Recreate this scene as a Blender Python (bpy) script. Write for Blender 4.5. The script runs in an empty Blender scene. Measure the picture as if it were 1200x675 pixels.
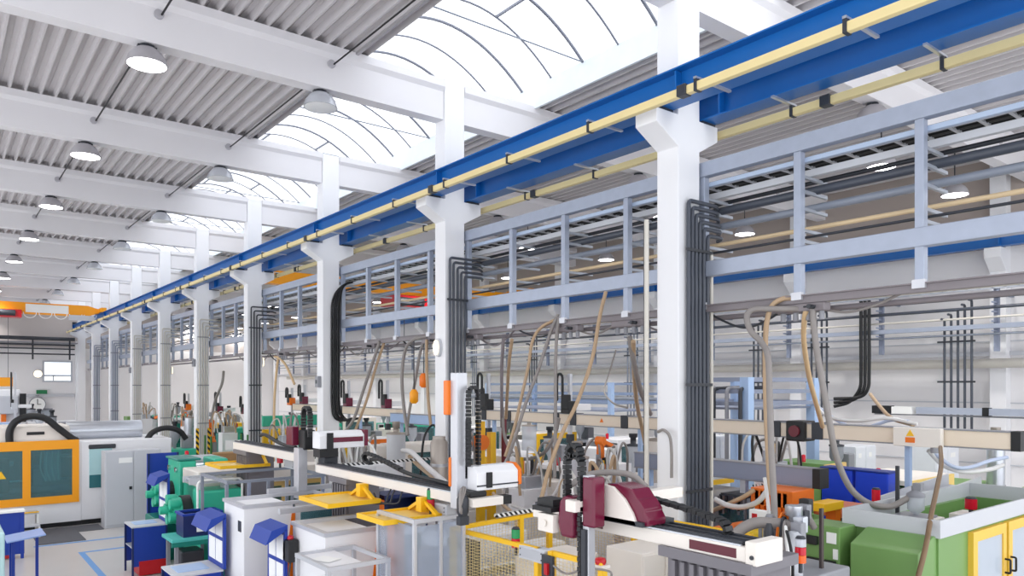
import bpy, bmesh, math, random
from mathutils import Vector, Matrix
random.seed(7)
SC = bpy.context.scene
COL = SC.collection
PI = math.pi
# ---------------------------------------------------------------- camera
# world: X across the hall, Y along the row of columns, Z up, metres
FOC, TH, HY, EYE = 866.1, 0.6663, 451.7, 3.8
cd = bpy.data.cameras.new('camera'); cam = bpy.data.objects.new('camera', cd); COL.objects.link(cam)
cam.location = (0, 0, EYE); cam.rotation_euler = (PI/2, 0, -TH)
cd.sensor_width = 36; cd.lens = FOC/1200*36; cd.shift_y = (HY-337.5)/1200; cd.clip_end = 300; cd.clip_start = .05
SC.camera = cam
# survey of the photograph: the ray through a point of the photo, cut with a plane of the hall
_c, _s = math.cos(TH), math.sin(TH)
def _ray(px, py):
    u = (px-600)/FOC
    return _s+u*_c, _c-u*_s, (HY-py)/FOC
def onX(px, py, x):
    a, b, v = _ray(px, py); t = x/a; return Vector((x, b*t, v*t+EYE))
def onY(px, py, y):
    a, b, v = _ray(px, py); t = y/b; return Vector((a*t, y, v*t+EYE))
def onZ(px, py, z):
    a, b, v = _ray(px, py); t = (z-EYE)/v; return Vector((a*t, b*t, z))
# ---------------------------------------------------------------- mesh kit
class MB:
    def __init__(s): s.v = []; s.f = []; s.sm = []
    def add(s, vs, fs, sm=False):
        n = len(s.v); s.v += [tuple(p) for p in vs]
        for f in fs: s.f.append([i+n for i in f]); s.sm.append(sm)
        return s
    def box(s, x0, x1, y0, y1, z0, z1):
        return s.add([(x0,y0,z0),(x1,y0,z0),(x1,y1,z0),(x0,y1,z0),(x0,y0,z1),(x1,y0,z1),(x1,y1,z1),(x0,y1,z1)],
                     [(0,3,2,1),(4,5,6,7),(0,1,5,4),(1,2,6,5),(2,3,7,6),(3,0,4,7)])
    def obox(s, c, size, rx=0, ry=0, rz=0):
        M = Matrix.Translation(c) @ Matrix.Rotation(rz,4,'Z') @ Matrix.Rotation(ry,4,'Y') @ Matrix.Rotation(rx,4,'X')
        a, b, d = size[0]/2, size[1]/2, size[2]/2
        vs = [M @ Vector(p) for p in ((-a,-b,-d),(a,-b,-d),(a,b,-d),(-a,b,-d),(-a,-b,d),(a,-b,d),(a,b,d),(-a,b,d))]
        return s.add(vs, [(0,3,2,1),(4,5,6,7),(0,1,5,4),(1,2,6,5),(2,3,7,6),(3,0,4,7)])
    def bar(s, p, q, w, h=None):
        h = h or w; p = Vector(p); q = Vector(q); d = (q-p); L = d.length
        R = d.to_track_quat('Z','Y').to_matrix().to_4x4(); M = Matrix.Translation((p+q)/2) @ R
        vs = [M @ Vector((x*w/2,y*h/2,z*L/2)) for x,y,z in ((-1,-1,-1),(1,-1,-1),(1,1,-1),(-1,1,-1),(-1,-1,1),(1,-1,1),(1,1,1),(-1,1,1))]
        return s.add(vs, [(0,3,2,1),(4,5,6,7),(0,1,5,4),(1,2,6,5),(2,3,7,6),(3,0,4,7)])
    def prism(s, poly, ax, a0, a1):
        n = len(poly)
        def P(p, a): return {'x':(a,p[0],p[1]),'y':(p[0],a,p[1]),'z':(p[0],p[1],a)}[ax]
        vs = [P(p,a0) for p in poly]+[P(p,a1) for p in poly]
        fs = [list(range(n)), list(range(n,2*n))[::-1]]+[(i,(i+1)%n,n+(i+1)%n,n+i) for i in range(n)]
        return s.add(vs, fs)
    def ring(s, o, i, ax, a0, a1):
        """rectangular frame: outer (u0,u1,v0,v1), inner (u0,u1,v0,v1), extruded along an axis"""
        q = lambda r: [(r[0],r[2]),(r[1],r[2]),(r[1],r[3]),(r[0],r[3])]
        P = lambda p, a: {'x':(a,p[0],p[1]),'y':(p[0],a,p[1]),'z':(p[0],p[1],a)}[ax]
        vs = [P(p,a) for a in (a0,a1) for r in (o,i) for p in q(r)]; fs = []
        for k in range(4):
            n = (k+1)%4; fs += [(k,n,4+n,4+k),(8+k,12+k,12+n,8+n),(k,8+k,8+n,n),(4+k,4+n,12+n,12+k)]
        return s.add(vs, fs)
    def tube(s, pts, r, n=8, caps=True):
        pts = [Vector(p) for p in pts]; m = len(pts)
        if m < 2: return s
        t = [(pts[min(i+1,m-1)]-pts[max(i-1,0)]).normalized() for i in range(m)]
        u = t[0].orthogonal().normalized(); vs = []; fs = []
        for i in range(m):
            u = (u - t[i]*u.dot(t[i])).normalized(); w = t[i].cross(u)
            rr = r[i] if isinstance(r,(list,tuple)) else r
            k = 1.0
            if 0 < i < m-1:
                cosa = max(.5, math.sqrt(max(0,(1+(pts[i]-pts[i-1]).normalized().dot((pts[i+1]-pts[i]).normalized()))/2))); k = 1.0
            for j in range(n):
                a = 2*PI*j/n; vs.append(pts[i]+(u*math.cos(a)+w*math.sin(a))*rr*k)
        for i in range(m-1):
            for j in range(n):
                fs.append((i*n+j, i*n+(j+1)%n, (i+1)*n+(j+1)%n, (i+1)*n+j))
        s.add(vs, fs, True)
        if caps: s.add(vs[:n], [list(range(n))[::-1]]); s.add(vs[-n:], [list(range(n))])
        return s
    def cyl(s, p, q, r, n=14): return s.tube([p,q], r, n)
    def lathe(s, prof, c=(0,0,0), n=20, ax='z'):
        vs = []; fs = []; m = len(prof)
        for r, z in prof:
            for j in range(n):
                a = 2*PI*j/n; x, y = r*math.cos(a), r*math.sin(a)
                p = {'z':(x,y,z),'x':(z,x,y),'y':(x,z,y)}[ax]
                vs.append((p[0]+c[0],p[1]+c[1],p[2]+c[2]))
        for i in range(m-1):
            for j in range(n): fs.append((i*n+j,i*n+(j+1)%n,(i+1)*n+(j+1)%n,(i+1)*n+j))
        s.add(vs, fs, True)
        if prof[0][0] > 1e-4: s.add(vs[:n], [list(range(n))])
        if prof[-1][0] > 1e-4: s.add(vs[-n:], [list(range(n))])
        return s
    def build(s, name, mat, parent=None, bev=0, w=True):
        """one mesh object; with a parent whose axes follow the hall, w=True means the coordinates are world ones"""
        me = bpy.data.meshes.new(name); vs = s.v
        off = Vector((0,0,0)); loc = Vector((0,0,0))
        if parent is None:
            xs, ys, zs = zip(*vs); loc = Vector(((min(xs)+max(xs))/2,(min(ys)+max(ys))/2,min(zs))); off = loc
        elif w:
            p = parent
            while p: off = off+p.location; p = p.parent
        vs = [(a-off.x,b-off.y,c-off.z) for a,b,c in vs]
        me.from_pydata(vs, [], s.f); me.polygons.foreach_set('use_smooth', s.sm)
        bm = bmesh.new(); bm.from_mesh(me); bmesh.ops.recalc_face_normals(bm, faces=bm.faces); bm.to_mesh(me); bm.free()
        me.materials.append(mat); o = bpy.data.objects.new(name, me); COL.objects.link(o); o.location = loc
        if parent: o.parent = parent
        if bev:
            b = o.modifiers.new('edge','BEVEL'); b.width = bev; b.segments = 2; b.limit_method = 'ANGLE'; b.angle_limit = .6
        return o
def T(name, label, cat, loc=(0,0,0), rz=0, group=None):
    o = bpy.data.objects.new(name, None); COL.objects.link(o); o.location = loc; o.rotation_euler = (0,0,rz); o.empty_display_size = .1
    return tag(o, label, cat, group)
def tag(o, label, cat, group=None, kind=None):
    o['label'] = label; o['category'] = cat
    if group: o['group'] = group
    if kind: o['kind'] = kind
    return o
def struct(o, label=None, cat=None, group=None):
    o['kind'] = 'structure'
    if label: tag(o, label, cat, group)
    return o
def dup(root, loc, rz=0, label=None, group=None):
    r = root.copy(); COL.objects.link(r); r.location = loc; r.rotation_euler = (0,0,rz)
    if label: r['label'] = label
    if group: r['group'] = group
    for ch in list(root.children):
        k = ch.copy(); COL.objects.link(k); k.parent = r
        for g in list(ch.children):
            d = g.copy(); COL.objects.link(d); d.parent = k
    return r
def curve(pts, n=7):
    p = [Vector(q) for q in pts]; p = [p[0]*2-p[1]]+p+[p[-1]*2-p[-2]]; out = []
    for i in range(1, len(p)-2):
        for k in range(n):
            t = k/n; a,b,c,d = p[i-1],p[i],p[i+1],p[i+2]
            out.append(.5*((2*b)+(c-a)*t+(2*a-5*b+4*c-d)*t*t+(3*b-a-3*c+d)*t**3))
    return out+[p[-2]]
def arc(c, r, a0, a1, n, plane='yz', axis2=None):
    out = []
    for k in range(n+1):
        a = a0+(a1-a0)*k/n; u, v = r*math.cos(a), r*math.sin(a)
        out.append(Vector({'yz':(c[0],c[1]+u,c[2]+v),'xz':(c[0]+u,c[1],c[2]+v),'xy':(c[0]+u,c[1]+v,c[2])}[plane]))
    return out
def elbow(pts, r, n=5):
    """polyline with rounded corners"""
    p = [Vector(q) for q in pts]; out = [p[0]]
    for i in range(1, len(p)-1):
        a = (p[i-1]-p[i]); b = (p[i+1]-p[i]); k = min(r, a.length*.45, b.length*.45); a = p[i]+a.normalized()*k; b = p[i]+b.normalized()*k
        for j in range(n+1):
            t = j/n; out.append(a*(1-t)**2+p[i]*2*t*(1-t)+b*t*t)
    return out+[p[-1]]
def chain_mesh(path, w, h, pitch=.05):
    """energy chain: separate links strung along a path, w across, h thick"""
    m = MB(); P = [Vector(p) for p in path]; L = [0]
    for a, b in zip(P, P[1:]): L.append(L[-1]+(b-a).length)
    side = None
    for a, b in zip(P, P[1:]):
        n = (P[1]-P[0]).cross(b-a)
        if n.length > 1e-5: side = n.normalized(); break
    if side is None: side = (P[1]-P[0]).cross(Vector((0,0,1))).normalized()
    k = int(L[-1]/pitch)
    for i in range(k):
        q = []
        for d in (i*pitch, (i+1)*pitch-.006):
            j = max(x for x in range(len(L)-1) if L[x] <= d+1e-9); t = (d-L[j])/max(1e-6, L[j+1]-L[j]); q.append(P[j].lerp(P[j+1], min(t,1)))
        d = (q[1]-q[0]).normalized(); up = side.cross(d).normalized(); hh = h*(1 if i % 2 else .86); ww = w*(1 if i % 2 else .9)
        vs = []
        for e in q:
            for sx, sz in ((-1,-1),(1,-1),(1,1),(-1,1)): vs.append(e+side*sx*ww/2+up*sz*hh/2)
        m.add(vs, [(0,3,2,1),(4,5,6,7),(0,1,5,4),(1,2,6,5),(2,3,7,6),(3,0,4,7)])
    return m
# ---------------------------------------------------------------- materials (all procedural)
def lin(h):
    h = h.lstrip('#'); c = [int(h[i:i+2],16)/255 for i in (0,2,4)]
    return [x/12.92 if x <= .04045 else ((x+.055)/1.055)**2.4 for x in c]
_M = {}
def M(name, hexc=None, rough=.5, metal=0, var=.07, scale=3, bump=0, spec=.5):
    if name in _M: return _M[name]
    m = bpy.data.materials.new(name); m.use_nodes = True; nt = m.node_tree; b = nt.nodes['Principled BSDF']
    c = lin(hexc); b.inputs['Roughness'].default_value = rough; b.inputs['Metallic'].default_value = metal
    b.inputs['Specular IOR Level'].default_value = spec
    tc = nt.nodes.new('ShaderNodeTexCoord'); nz = nt.nodes.new('ShaderNodeTexNoise'); nz.inputs['Scale'].default_value = scale; nz.inputs['Detail'].default_value = 5
    nt.links.new(tc.outputs['Object'], nz.inputs['Vector'])
    mx = nt.nodes.new('ShaderNodeMix'); mx.data_type = 'RGBA'
    mx.inputs[6].default_value = [x*(1-var) for x in c]+[1]; mx.inputs[7].default_value = [min(1,x*(1+var)) for x in c]+[1]
    nt.links.new(nz.outputs['Fac'], mx.inputs[0]); nt.links.new(mx.outputs[2], b.inputs['Base Color'])
    if bump:
        bp = nt.nodes.new('ShaderNodeBump'); bp.inputs['Strength'].default_value = bump; bp.inputs['Distance'].default_value = .01
        nt.links.new(nz.outputs['Fac'], bp.inputs['Height']); nt.links.new(bp.outputs['Normal'], b.inputs['Normal'])
    _M[name] = m; return m
def emis(name, hexc, st):
    if name in _M: return _M[name]
    m = bpy.data.materials.new(name); m.use_nodes = True; b = m.node_tree.nodes['Principled BSDF']; c = lin(hexc)+[1]
    b.inputs['Base Color'].default_value = c; b.inputs['Emission Color'].default_value = c; b.inputs['Emission Strength'].default_value = st
    _M[name] = m; return m
def glass(name, hexc, clear=.75, rough=.05):
    m = bpy.data.materials.new(name); m.use_nodes = True; nt = m.node_tree; nt.nodes.clear(); c = lin(hexc)+[1]
    o = nt.nodes.new('ShaderNodeOutputMaterial'); t = nt.nodes.new('ShaderNodeBsdfTransparent'); t.inputs[0].default_value = c
    p = nt.nodes.new('ShaderNodeBsdfPrincipled'); p.inputs['Base Color'].default_value = c; p.inputs['Roughness'].default_value = rough
    x = nt.nodes.new('ShaderNodeMixShader'); x.inputs[0].default_value = 1-clear
    nt.links.new(t.outputs[0], x.inputs[1]); nt.links.new(p.outputs[0], x.inputs[2]); nt.links.new(x.outputs[0], o.inputs[0])
    _M[name] = m; return m
def glazing(name, trans=.55):
    m = bpy.data.materials.new(name); m.use_nodes = True; nt = m.node_tree; nt.nodes.clear()
    o = nt.nodes.new('ShaderNodeOutputMaterial'); t = nt.nodes.new('ShaderNodeBsdfTransparent'); t.inputs[0].default_value = (.97,.98,1,1)
    p = nt.nodes.new('ShaderNodeBsdfTranslucent'); p.inputs[0].default_value = (.95,.96,.98,1)
    x = nt.nodes.new('ShaderNodeMixShader'); x.inputs[0].default_value = 1-trans
    nt.links.new(t.outputs[0], x.inputs[1]); nt.links.new(p.outputs[0], x.inputs[2]); nt.links.new(x.outputs[0], o.inputs[0])
    _M[name] = m; return m
def hazard(name, a, b_, sc=9):
    m = bpy.data.materials.new(name); m.use_nodes = True; nt = m.node_tree; b = nt.nodes['Principled BSDF']
    tc = nt.nodes.new('ShaderNodeTexCoord'); sp = nt.nodes.new('ShaderNodeSeparateXYZ'); nt.links.new(tc.outputs['Object'], sp.inputs[0])
    s1 = nt.nodes.new('ShaderNodeMath'); s1.operation = 'ADD'; nt.links.new(sp.outputs[0], s1.inputs[0]); nt.links.new(sp.outputs[1], s1.inputs[1])
    s2 = nt.nodes.new('ShaderNodeMath'); s2.operation = 'ADD'; nt.links.new(s1.outputs[0], s2.inputs[0]); nt.links.new(sp.outputs[2], s2.inputs[1])
    k = nt.nodes.new('ShaderNodeMath'); k.operation = 'MULTIPLY'; k.inputs[1].default_value = sc; nt.links.new(s2.outputs[0], k.inputs[0])
    fr = nt.nodes.new('ShaderNodeMath'); fr.operation = 'FRACT'; nt.links.new(k.outputs[0], fr.inputs[0])
    gt = nt.nodes.new('ShaderNodeMath'); gt.operation = 'GREATER_THAN'; gt.inputs[1].default_value = .5; nt.links.new(fr.outputs[0], gt.inputs[0])
    mx = nt.nodes.new('ShaderNodeMix'); mx.data_type = 'RGBA'; mx.inputs[6].default_value = lin(a)+[1]; mx.inputs[7].default_value = lin(b_)+[1]
    nt.links.new(gt.outputs[0], mx.inputs[0]); nt.links.new(mx.outputs[2], b.inputs['Base Color']); b.inputs['Roughness'].default_value = .45
    _M[name] = m; return m
WHITE = M('white_paint','#eeeef1',.55,var=.03,scale=1.2); CREAM = M('cream_paint','#ebe4dc',.45,var=.03)
BEAMC = M('painted_concrete','#e6e4e7',.7,var=.04,scale=.9); DECK = M('deck_sheet','#d0ccce',.45,var=.05,scale=1.5)
WALLC = M('wall_paint','#ebe9ea',.7,var=.03,scale=.5); WALLG = M('wall_grey','#c3bbb8',.75,var=.05,scale=.5)
BLUE = M('crane_blue','#0d65b2',.35,var=.05); CONDY = M('conductor_cream','#ecd9a0',.4,var=.04)
GALV = M('galvanised','#a4acbd',.38,.3,.1,6); STEEL = M('bright_steel','#c8ccd4',.28,.7,.06,8); ALU = M('aluminium','#c9cad0',.35,.35,.05,6)
PIPED = M('dark_grey_pipe','#474c57',.4,var=.08); PIPEM = M('mid_grey_pipe','#878e9b',.4,var=.08); PIPEL = M('pale_pipe','#d2cdc4',.45,var=.05)
BLACK = M('black_rubber','#17181b',.5,var=.15); DARK = M('dark_metal','#34373e',.45,.1,.12); GREYB = M('blue_grey_paint','#8b93a8',.42,var=.05)
LGREY = M('light_grey_paint','#c6c8ce',.45,var=.03); MGREY = M('mid_grey_paint','#8f9097',.45,var=.05); PURP = M('burgundy_paint','#6a1233',.25,var=.06)
ORAN = M('orange_paint','#f07814',.4,var=.05); AMBR = M('amber_paint','#fba40a',.4,var=.03); YELL = M('yellow_paint','#f7c21c',.4,var=.04)
TEAL = M('teal_paint','#35b897',.4,var=.05); TEALD = M('dark_teal_paint','#0d7d70',.4,var=.05); GREEN = M('green_paint','#739a58',.42,var=.05); GREEND = M('dark_green_paint','#3f7a3c',.45,var=.06)
COBALT = M('cobalt_paint','#12389c',.45,var=.05); NAVY = M('navy_plastic','#12265c',.4,var=.08); LBLUE = M('pale_blue_paint','#a9c2e6',.4,var=.04); RED = M('red_plastic','#c2141f',.3,var=.05)
HOSET = M('tan_hose','#b59a7c',.5,var=.12,scale=9); HOSEG = M('grey_hose','#8d8784',.5,var=.12,scale=9); HOSEW = M('white_hose','#dcdad9',.4,var=.06,scale=9)
PAPER = M('paper','#f4f4f2',.8,var=.02); WOOD = M('cardboard','#b58d62',.8,var=.1); FLOORM = M('concrete_floor','#c9c5c4',.32,var=.1,scale=.8); MAT_ = M('mat_rubber','#5f6168',.8,var=.12,scale=20,bump=.4)
LINEB = M('blue_line_paint','#6aa0dc',.5,var=.06); CHROME = M('chrome','#d8d9dd',.14,.9,.03); BROWN = M('brown_steel','#857e82',.5,var=.1)
LAMPW = emis('lamp_glow','#ffffff',9); LEDR = M('beacon_red','#c7102a',.2); LEDG = M('beacon_green','#1f8f52',.25); LEDO = M('beacon_amber','#f0641a',.25)
POLY = glass('polycarbonate','#dfe6f0',.72); TINT = glass('tinted_window','#a3cbd0',.8); FROST = glass('frosted_plastic','#e9ecf2',.45,.3); PINKG = glass('amber_glass','#f3dca0',.6)
GLZ = glazing('roof_glazing'); HAZ = hazard('hazard_tape','#f5c417','#17171a',4.5); HAZW = hazard('hazard_tape_white','#f0f0ee','#17171a',11)
ORD = ['first','second','third','fourth','fifth','sixth','seventh','eighth','ninth','tenth']
# ---------------------------------------------------------------- world and light
w = bpy.data.worlds.new('sky'); SC.world = w; w.use_nodes = True; nt = w.node_tree
bg = nt.nodes['Background']; bg.inputs[0].default_value = (.93,.96,1,1); bg.inputs[1].default_value = 1.55
vs = SC.view_settings; vs.view_transform = 'Standard'; vs.look = 'None'; vs.gamma = 1; vs.exposure = 0.46; vs.use_curve_mapping = False
# ---------------------------------------------------------------- room shell
Y1, PIT = 6.73, 6.0
CX0, CX1, CDEP = 8.27, 8.745, .39           # the columns: across and deep
ROOFZ = 10.05
NCOL = 9
struct(MB().box(-7,24,-3,62.4,-.12,0).build('floor', FLOORM), 'pale polished concrete floor of the factory hall', 'floor')
def deck(name, x0, x1, label):
    m = MB(); prof = []; x = x0; p = .276
    while x < x1-.01:
        prof += [(x,0),(x+.04,0),(x+.066,.125),(x+.148,.125),(x+.153,.112),(x+.163,.112),(x+.168,.125),(x+.25,.125)]; x += p
    prof.append((x,0)); y0, y1 = -3, 62.2; n = len(prof); vs_ = [(a,y0,ROOFZ+b) for a,b in prof]+[(a,y1,ROOFZ+b) for a,b in prof]
    m.add(vs_, [(i,i+1,n+i+1,n+i) for i in range(n-1)])
    m.add([(a,y,ROOFZ+.19) for y in (y0,y1) for a in (x0,x)], [(0,1,3,2)])
    return struct(m.build(name, DECK), label, 'ceiling')
deck('ceiling', -7, 6.3, 'ribbed sheet roof deck over the near hall')
deck('ceiling', 10.62, 23.4, 'ribbed sheet roof deck over the hall behind the columns')
def beam_profile(yf):           # rafters: web with a wider top flange
    a, b = yf+.045, yf+.345
    return [(a,9.25),(b,9.25),(b,9.82),(b+.07,9.9),(b+.07,ROOFZ),(a-.07,ROOFZ),(a-.07,9.9),(a,9.82)]
for i in range(0, 10):
    yf = Y1+PIT*i
    for x0, x1, side in ((-7,CX0-.012,'over the near hall'),(CX1+.012,23.4,'over the second hall')):
        struct(MB().prism(beam_profile(yf),'x',x0,x1).build('ceiling_beam', BEAMC), f'white roof beam on the {ORD[i]} column from the near end, {side}', 'beam', 'roof beams')
# columns with a corbel each side for the crane runways
for i in range(10):
    yf = Y1+PIT*i
    poly = [(CX0,0),(CX1,0),(CX1,7.17),(9.17,7.4),(9.17,7.62),(CX1,7.62),(CX1,10.03),(CX0,10.03),(CX0,7.62),(7.81,7.62),(7.81,7.43),(CX0,7.17)]
    struct(MB().prism(poly,'y',yf,yf+CDEP).build('column', WHITE, bev=.012), f'white concrete column with two corbels, {ORD[i]} from the near end of the row', 'column', 'columns of the row')
# rooflight: barrel vault of translucent sheet, one window per bay
SX0, SX1 = 6.32, 10.62; SXC = (SX0+SX1)/2; RISE = .95
def vault(x): t = (x-SXC)/((SX1-SX0)/2); return 10.5+RISE*(1-t*t)
for i in range(9):
    ya, yb = Y1+PIT*i-.02, Y1+PIT*(i+1)-.02
    t = struct(T(f'window_{i+1}', f'arched rooflight bay with curved ribs, {ORD[i]} from the near end', 'rooflight', (SXC,ya,ROOFZ), 0, 'rooflight bays'))
    for x, mt in ((SX0-.06,M('sill_grey','#a8a5a8',.5)),(SX1,M('sill_paint','#dfe6ec',.4))): MB().box(x,x+.06,ya,yb,ROOFZ-.05,10.52).build('sill', mt, t)
    g = MB(); n = 18; xs = [SX0+(SX1-SX0)*k/n for k in range(n+1)]
    g.add([(x,y,vault(x)+.06) for y in (ya,yb) for x in xs], [(k,k+1,n+2+k,n+1+k) for k in range(n)], True); g.build('pane', GLZ, t)
    nr = 6
    for k in range(nr):
        y = ya+(k+.42)*PIT/nr
        MB().tube([(x,y,vault(x)) for x in xs], .022 if k % 2 else .032, 4).build('rib', M('rib_grey','#7d808c',.4), t)
    for k in (1,4): y = ya+(k+.42)*PIT/nr; MB().cyl((SX0,y,10.5),(SX1,y,10.5),.016,6).build('tie_rod', PIPEM, t)
    for k, x in ((0,SX0+.9),(2,SX1-1.1),(3,SXC-.4),(4,SX1-1.5)):
        y = ya+(k+.42)*PIT/nr; MB().bar((x,y,vault(x)),(x,y+PIT/nr,vault(x)),.045,.045).build('glazing_bar', M('rib_grey'), t)
# walls
def wall(name, m, mat, label): return struct(m.build(name, mat), label, 'wall')
wall('wall_end', MB().box(-7,24,62,62.3,0,6.5), WALLC, 'white wall closing the far end of the hall, below the pipe rack')
wall('wall_end_upper', MB().box(-7,24,62,62.3,6.5,10.2), WALLG, 'grey upper strip of the far end wall')
wall('wall_right_upper', MB().box(23.2,23.5,-3,62.2,7.6,10.2), M('wall_dimmed','#b3a7a0',.75,var=.04,scale=.5), 'shade-coloured upper strip of the side wall above the crane girder')  # dimmer light high in the second hall is put into this wall colour
wall('wall_right', MB().box(23.2,23.5,-3,62.2,0,7.6), WALLC, 'white panelled side wall behind the second machine row')
for k, z in enumerate((1.6,3.3,5.0,6.7,8.4)): struct(MB().box(23.17,23.2,-3,62,z,z+.035).build(f'trim_{k+1}', LGREY), f'horizontal panel joint of the side wall, {ORD[k]} from the floor', 'wall trim', 'panel joints')
struct(MB().box(23.1,23.2,-3,62,4.62,4.74).build('trim_6', LGREY), 'grey ledge along the side wall', 'wall trim')
for i in range(10):             # pilasters with corbels
    yc = 7.65+PIT*i
    m = MB().prism([(23.2,0),(22.85,0),(22.85,6.9),(22.45,7.25),(22.45,7.52),(22.85,7.52),(22.85,10.05),(23.2,10.05)],'y',yc-.2,yc+.2)
    struct(m.build('wall_pilaster', WHITE, bev=.01), f'white pilaster with corbel on the side wall, {ORD[i]} from the near end', 'pilaster', 'wall pilasters')
for k, x in enumerate((1.2,8.27)):
    struct(MB().box(x,x+.6,61.6,62,0,7.0).build('wall_pilaster', WHITE), ['white pilaster on the far end wall beside the grey gate','white pilaster on the far end wall in line with the columns'][k], 'pilaster')
# far end: window, gate, horizontal band
p0, p1 = onY(52,424.5,61.95), onY(82.5,446,61.95)
t = struct(T('window_10', 'small bright window high in the far end wall', 'window', (p0.x,61.95,p1.z)))
f = MB(); fr = .12
f.box(p0.x-fr,p1.x+fr,61.9,62,p0.z,p0.z+fr).box(p0.x-fr,p1.x+fr,61.9,62,p1.z-fr,p1.z).box(p0.x-fr,p0.x,61.9,62,p1.z,p0.z).box(p1.x,p1.x+fr,61.9,62,p1.z,p0.z)
zt = p1.z+(p0.z-p1.z)*.27; f.box(p0.x,p1.x,61.9,62,zt-.06,zt+.06).box(p0.x+.5,p0.x+.58,61.9,62,p1.z,zt).build('window_frame', LGREY, t)
MB().box(p0.x,p1.x,61.93,61.97,p1.z,p0.z).build('pane', emis('daylight_pane','#dfeaf4',1.1), t)
struct(MB().box(-7,8.2,61.8,62,3.0,3.2).build('trim_7', LGREY), 'grey horizontal rail across the far end wall', 'wall trim')
d0, d1 = onY(30,481,61.9), onY(60,481,61.9)
t = struct(T('door_1', 'grey roller gate in the far end wall', 'gate', (d0.x,61.9,0)))
MB().box(d0.x,d1.x,61.9,62,0,d0.z).build('door_leaf', M('gate_grey','#a9b2bc',.5), t); MB().box(d0.x-.08,d1.x+.08,61.86,62,d0.z,d0.z+.12).build('door_frame', MGREY, t)
# floor markings
lm = lambda a, b, wd: MB().bar(Vector(a)+Vector((0,0,.002)), Vector(b)+Vector((0,0,.002)), wd, .003)
struct(MB().box(2.63,2.75,14.2,19.2,0,.004).build('floor_line', LINEB), 'blue painted floor line running along the aisle', 'floor marking')
struct(MB().box(2.63,4.4,19.2,19.32,0,.004).build('floor_line', LINEB), 'blue painted floor line running across in front of the grey locker', 'floor marking')
struct(MB().box(1.9,4.6,20.55,20.67,0,.004).build('floor_line', LINEB), 'thin blue floor line beside the black mats', 'floor marking')

t = struct(T('window_11', 'small high window in the shade-coloured strip of the side wall', 'window', (23.1,13.5,7.7)))
MB().ring((12.9,14.5,7.72,8.3),(12.98,14.42,7.8,8.22),'x',23.12,23.2).build('window_frame', GREYB, t); MB().box(23.15,23.18,12.98,14.42,7.8,8.22).build('pane', M('pane_cream','#d8cfa8',.2), t)
# ---------------------------------------------------------------- crane runways, conductor bars
def ibeam(xc, y0, y1, z0, z1, hw, tf=.025, tw=.016):
    pts = [(xc-hw,z0),(xc+hw,z0),(xc+hw,z0+tf),(xc+tw,z0+tf),(xc+tw,z1-tf),(xc+hw,z1-tf),(xc+hw,z1),(xc-hw,z1),(xc-hw,z1-tf),(xc-tw,z1-tf),(xc-tw,z0+tf),(xc-hw,z0+tf)]
    return MB().prism(pts,'y',y0,y1)
for xc, sg, lab in ((8.03,-1,'on the near hall corbels'),(8.99,1,'on the second hall corbels')):
    t = T('crane_girder', f'blue steel runway girder {lab}', 'crane girder', (xc,30,7.64))
    ibeam(xc,1.0,60.6,7.66,8.08,.16,.02,.012).build('beam', BLUE, t)
    MB().box(xc-.03,xc+.03,1.0,60.6,8.08,8.13).build('rail', DARK, t)
    for i in range(10):
        y = Y1+PIT*i
        MB().box(xc-.13,xc+.13,y-.26,y-.235,7.69,8.05).build('stiffener', BLUE, t)
        MB().box(xc-.15,xc+.15,y+.02,y+.3,7.62,7.66).build('bearing_plate', DARK, t)
    if sg < 0: MB().box(xc-.13,xc+.13,60.5,60.7,7.9,8.3).build('end_stop', DARK, t)
    xr = 7.55 if sg < 0 else 9.3
    r = T('conductor_bar', f'pale yellow conductor bar beside the girder {lab}', 'conductor bar', (xr,30,7.5))
    MB().box(xr-.045,xr+.045,1.0,60.4,7.49,7.6).build('bar', CONDY, r, bev=.012)
    ys = [2.0+1.92*k for k in range(31)] if sg < 0 else [1.75+1.92*k for k in range(31)]
    for y in ys:
        MB().box(min(xc-.19,xr-.06),max(xc+.19,xr+.06),y-.022,y+.022,7.632,7.66).build('bracket_arm', STEEL, r)
        MB().box(xr-.02,xr+.02,y-.025,y+.025,7.6,7.632).box(xr-.055,xr+.055,y-.022,y+.022,7.482,7.632).build('clip', DARK, r)
    for k in range(9):
        y = (6.05 if sg < 0 else 5.1)+PIT*k
        MB().box(xr-.075,xr+.06,y-.07,y+.07,7.48,7.62).build('joint_box', DARK, r, bev=.01)
# far bridge crane over the near hall
t = T('bridge_crane', 'yellow bridge crane with red hoist trolley spanning the near hall at its far end', 'crane', (2,50,7.6))
MB().box(-6.5,7.3,49.8,50.2,7.86,8.5).build('bridge_girder', AMBR, t)
MB().prism([(7.3,7.86),(8.05,7.86),(8.05,8.16),(7.3,8.5)],'x',0,0.001) if False else None
MB().prism([(7.3,7.9),(7.95,8.12),(7.95,8.3),(7.3,8.5)],'y',49.8,50.2).build('girder_end', AMBR, t)
MB().box(4.2,6.3,49.77,49.8,7.95,8.42).build('sign_panel', PAPER, t)
MB().box(7.85,8.12,48.9,51.1,8.11,8.36).build('end_carriage', AMBR, t)
tr = MB().box(2.4,4.0,49.5,50.5,7.62,8.05).build('hoist_trolley', RED, t)
MB().lathe([(.2,-.5),(.2,.5)],(3.2,49.6,7.85),14,'x').build('hoist_drum', DARK, tr)
m = MB()
for x in (2.9,3.4): m.cyl((x,50,7.7),(x,50,4.2),.012,5)
m.build('hoist_rope', DARK, tr); MB().box(2.7,3.6,49.75,50.25,3.75,4.25).build('hook_block', AMBR, tr)
m = MB()
for k in range(5): x = 4.4+.75*k; m.tube(arc((x,49.7,7.95),.32,PI,2*PI,8,'xz'), .025, 5)
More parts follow.
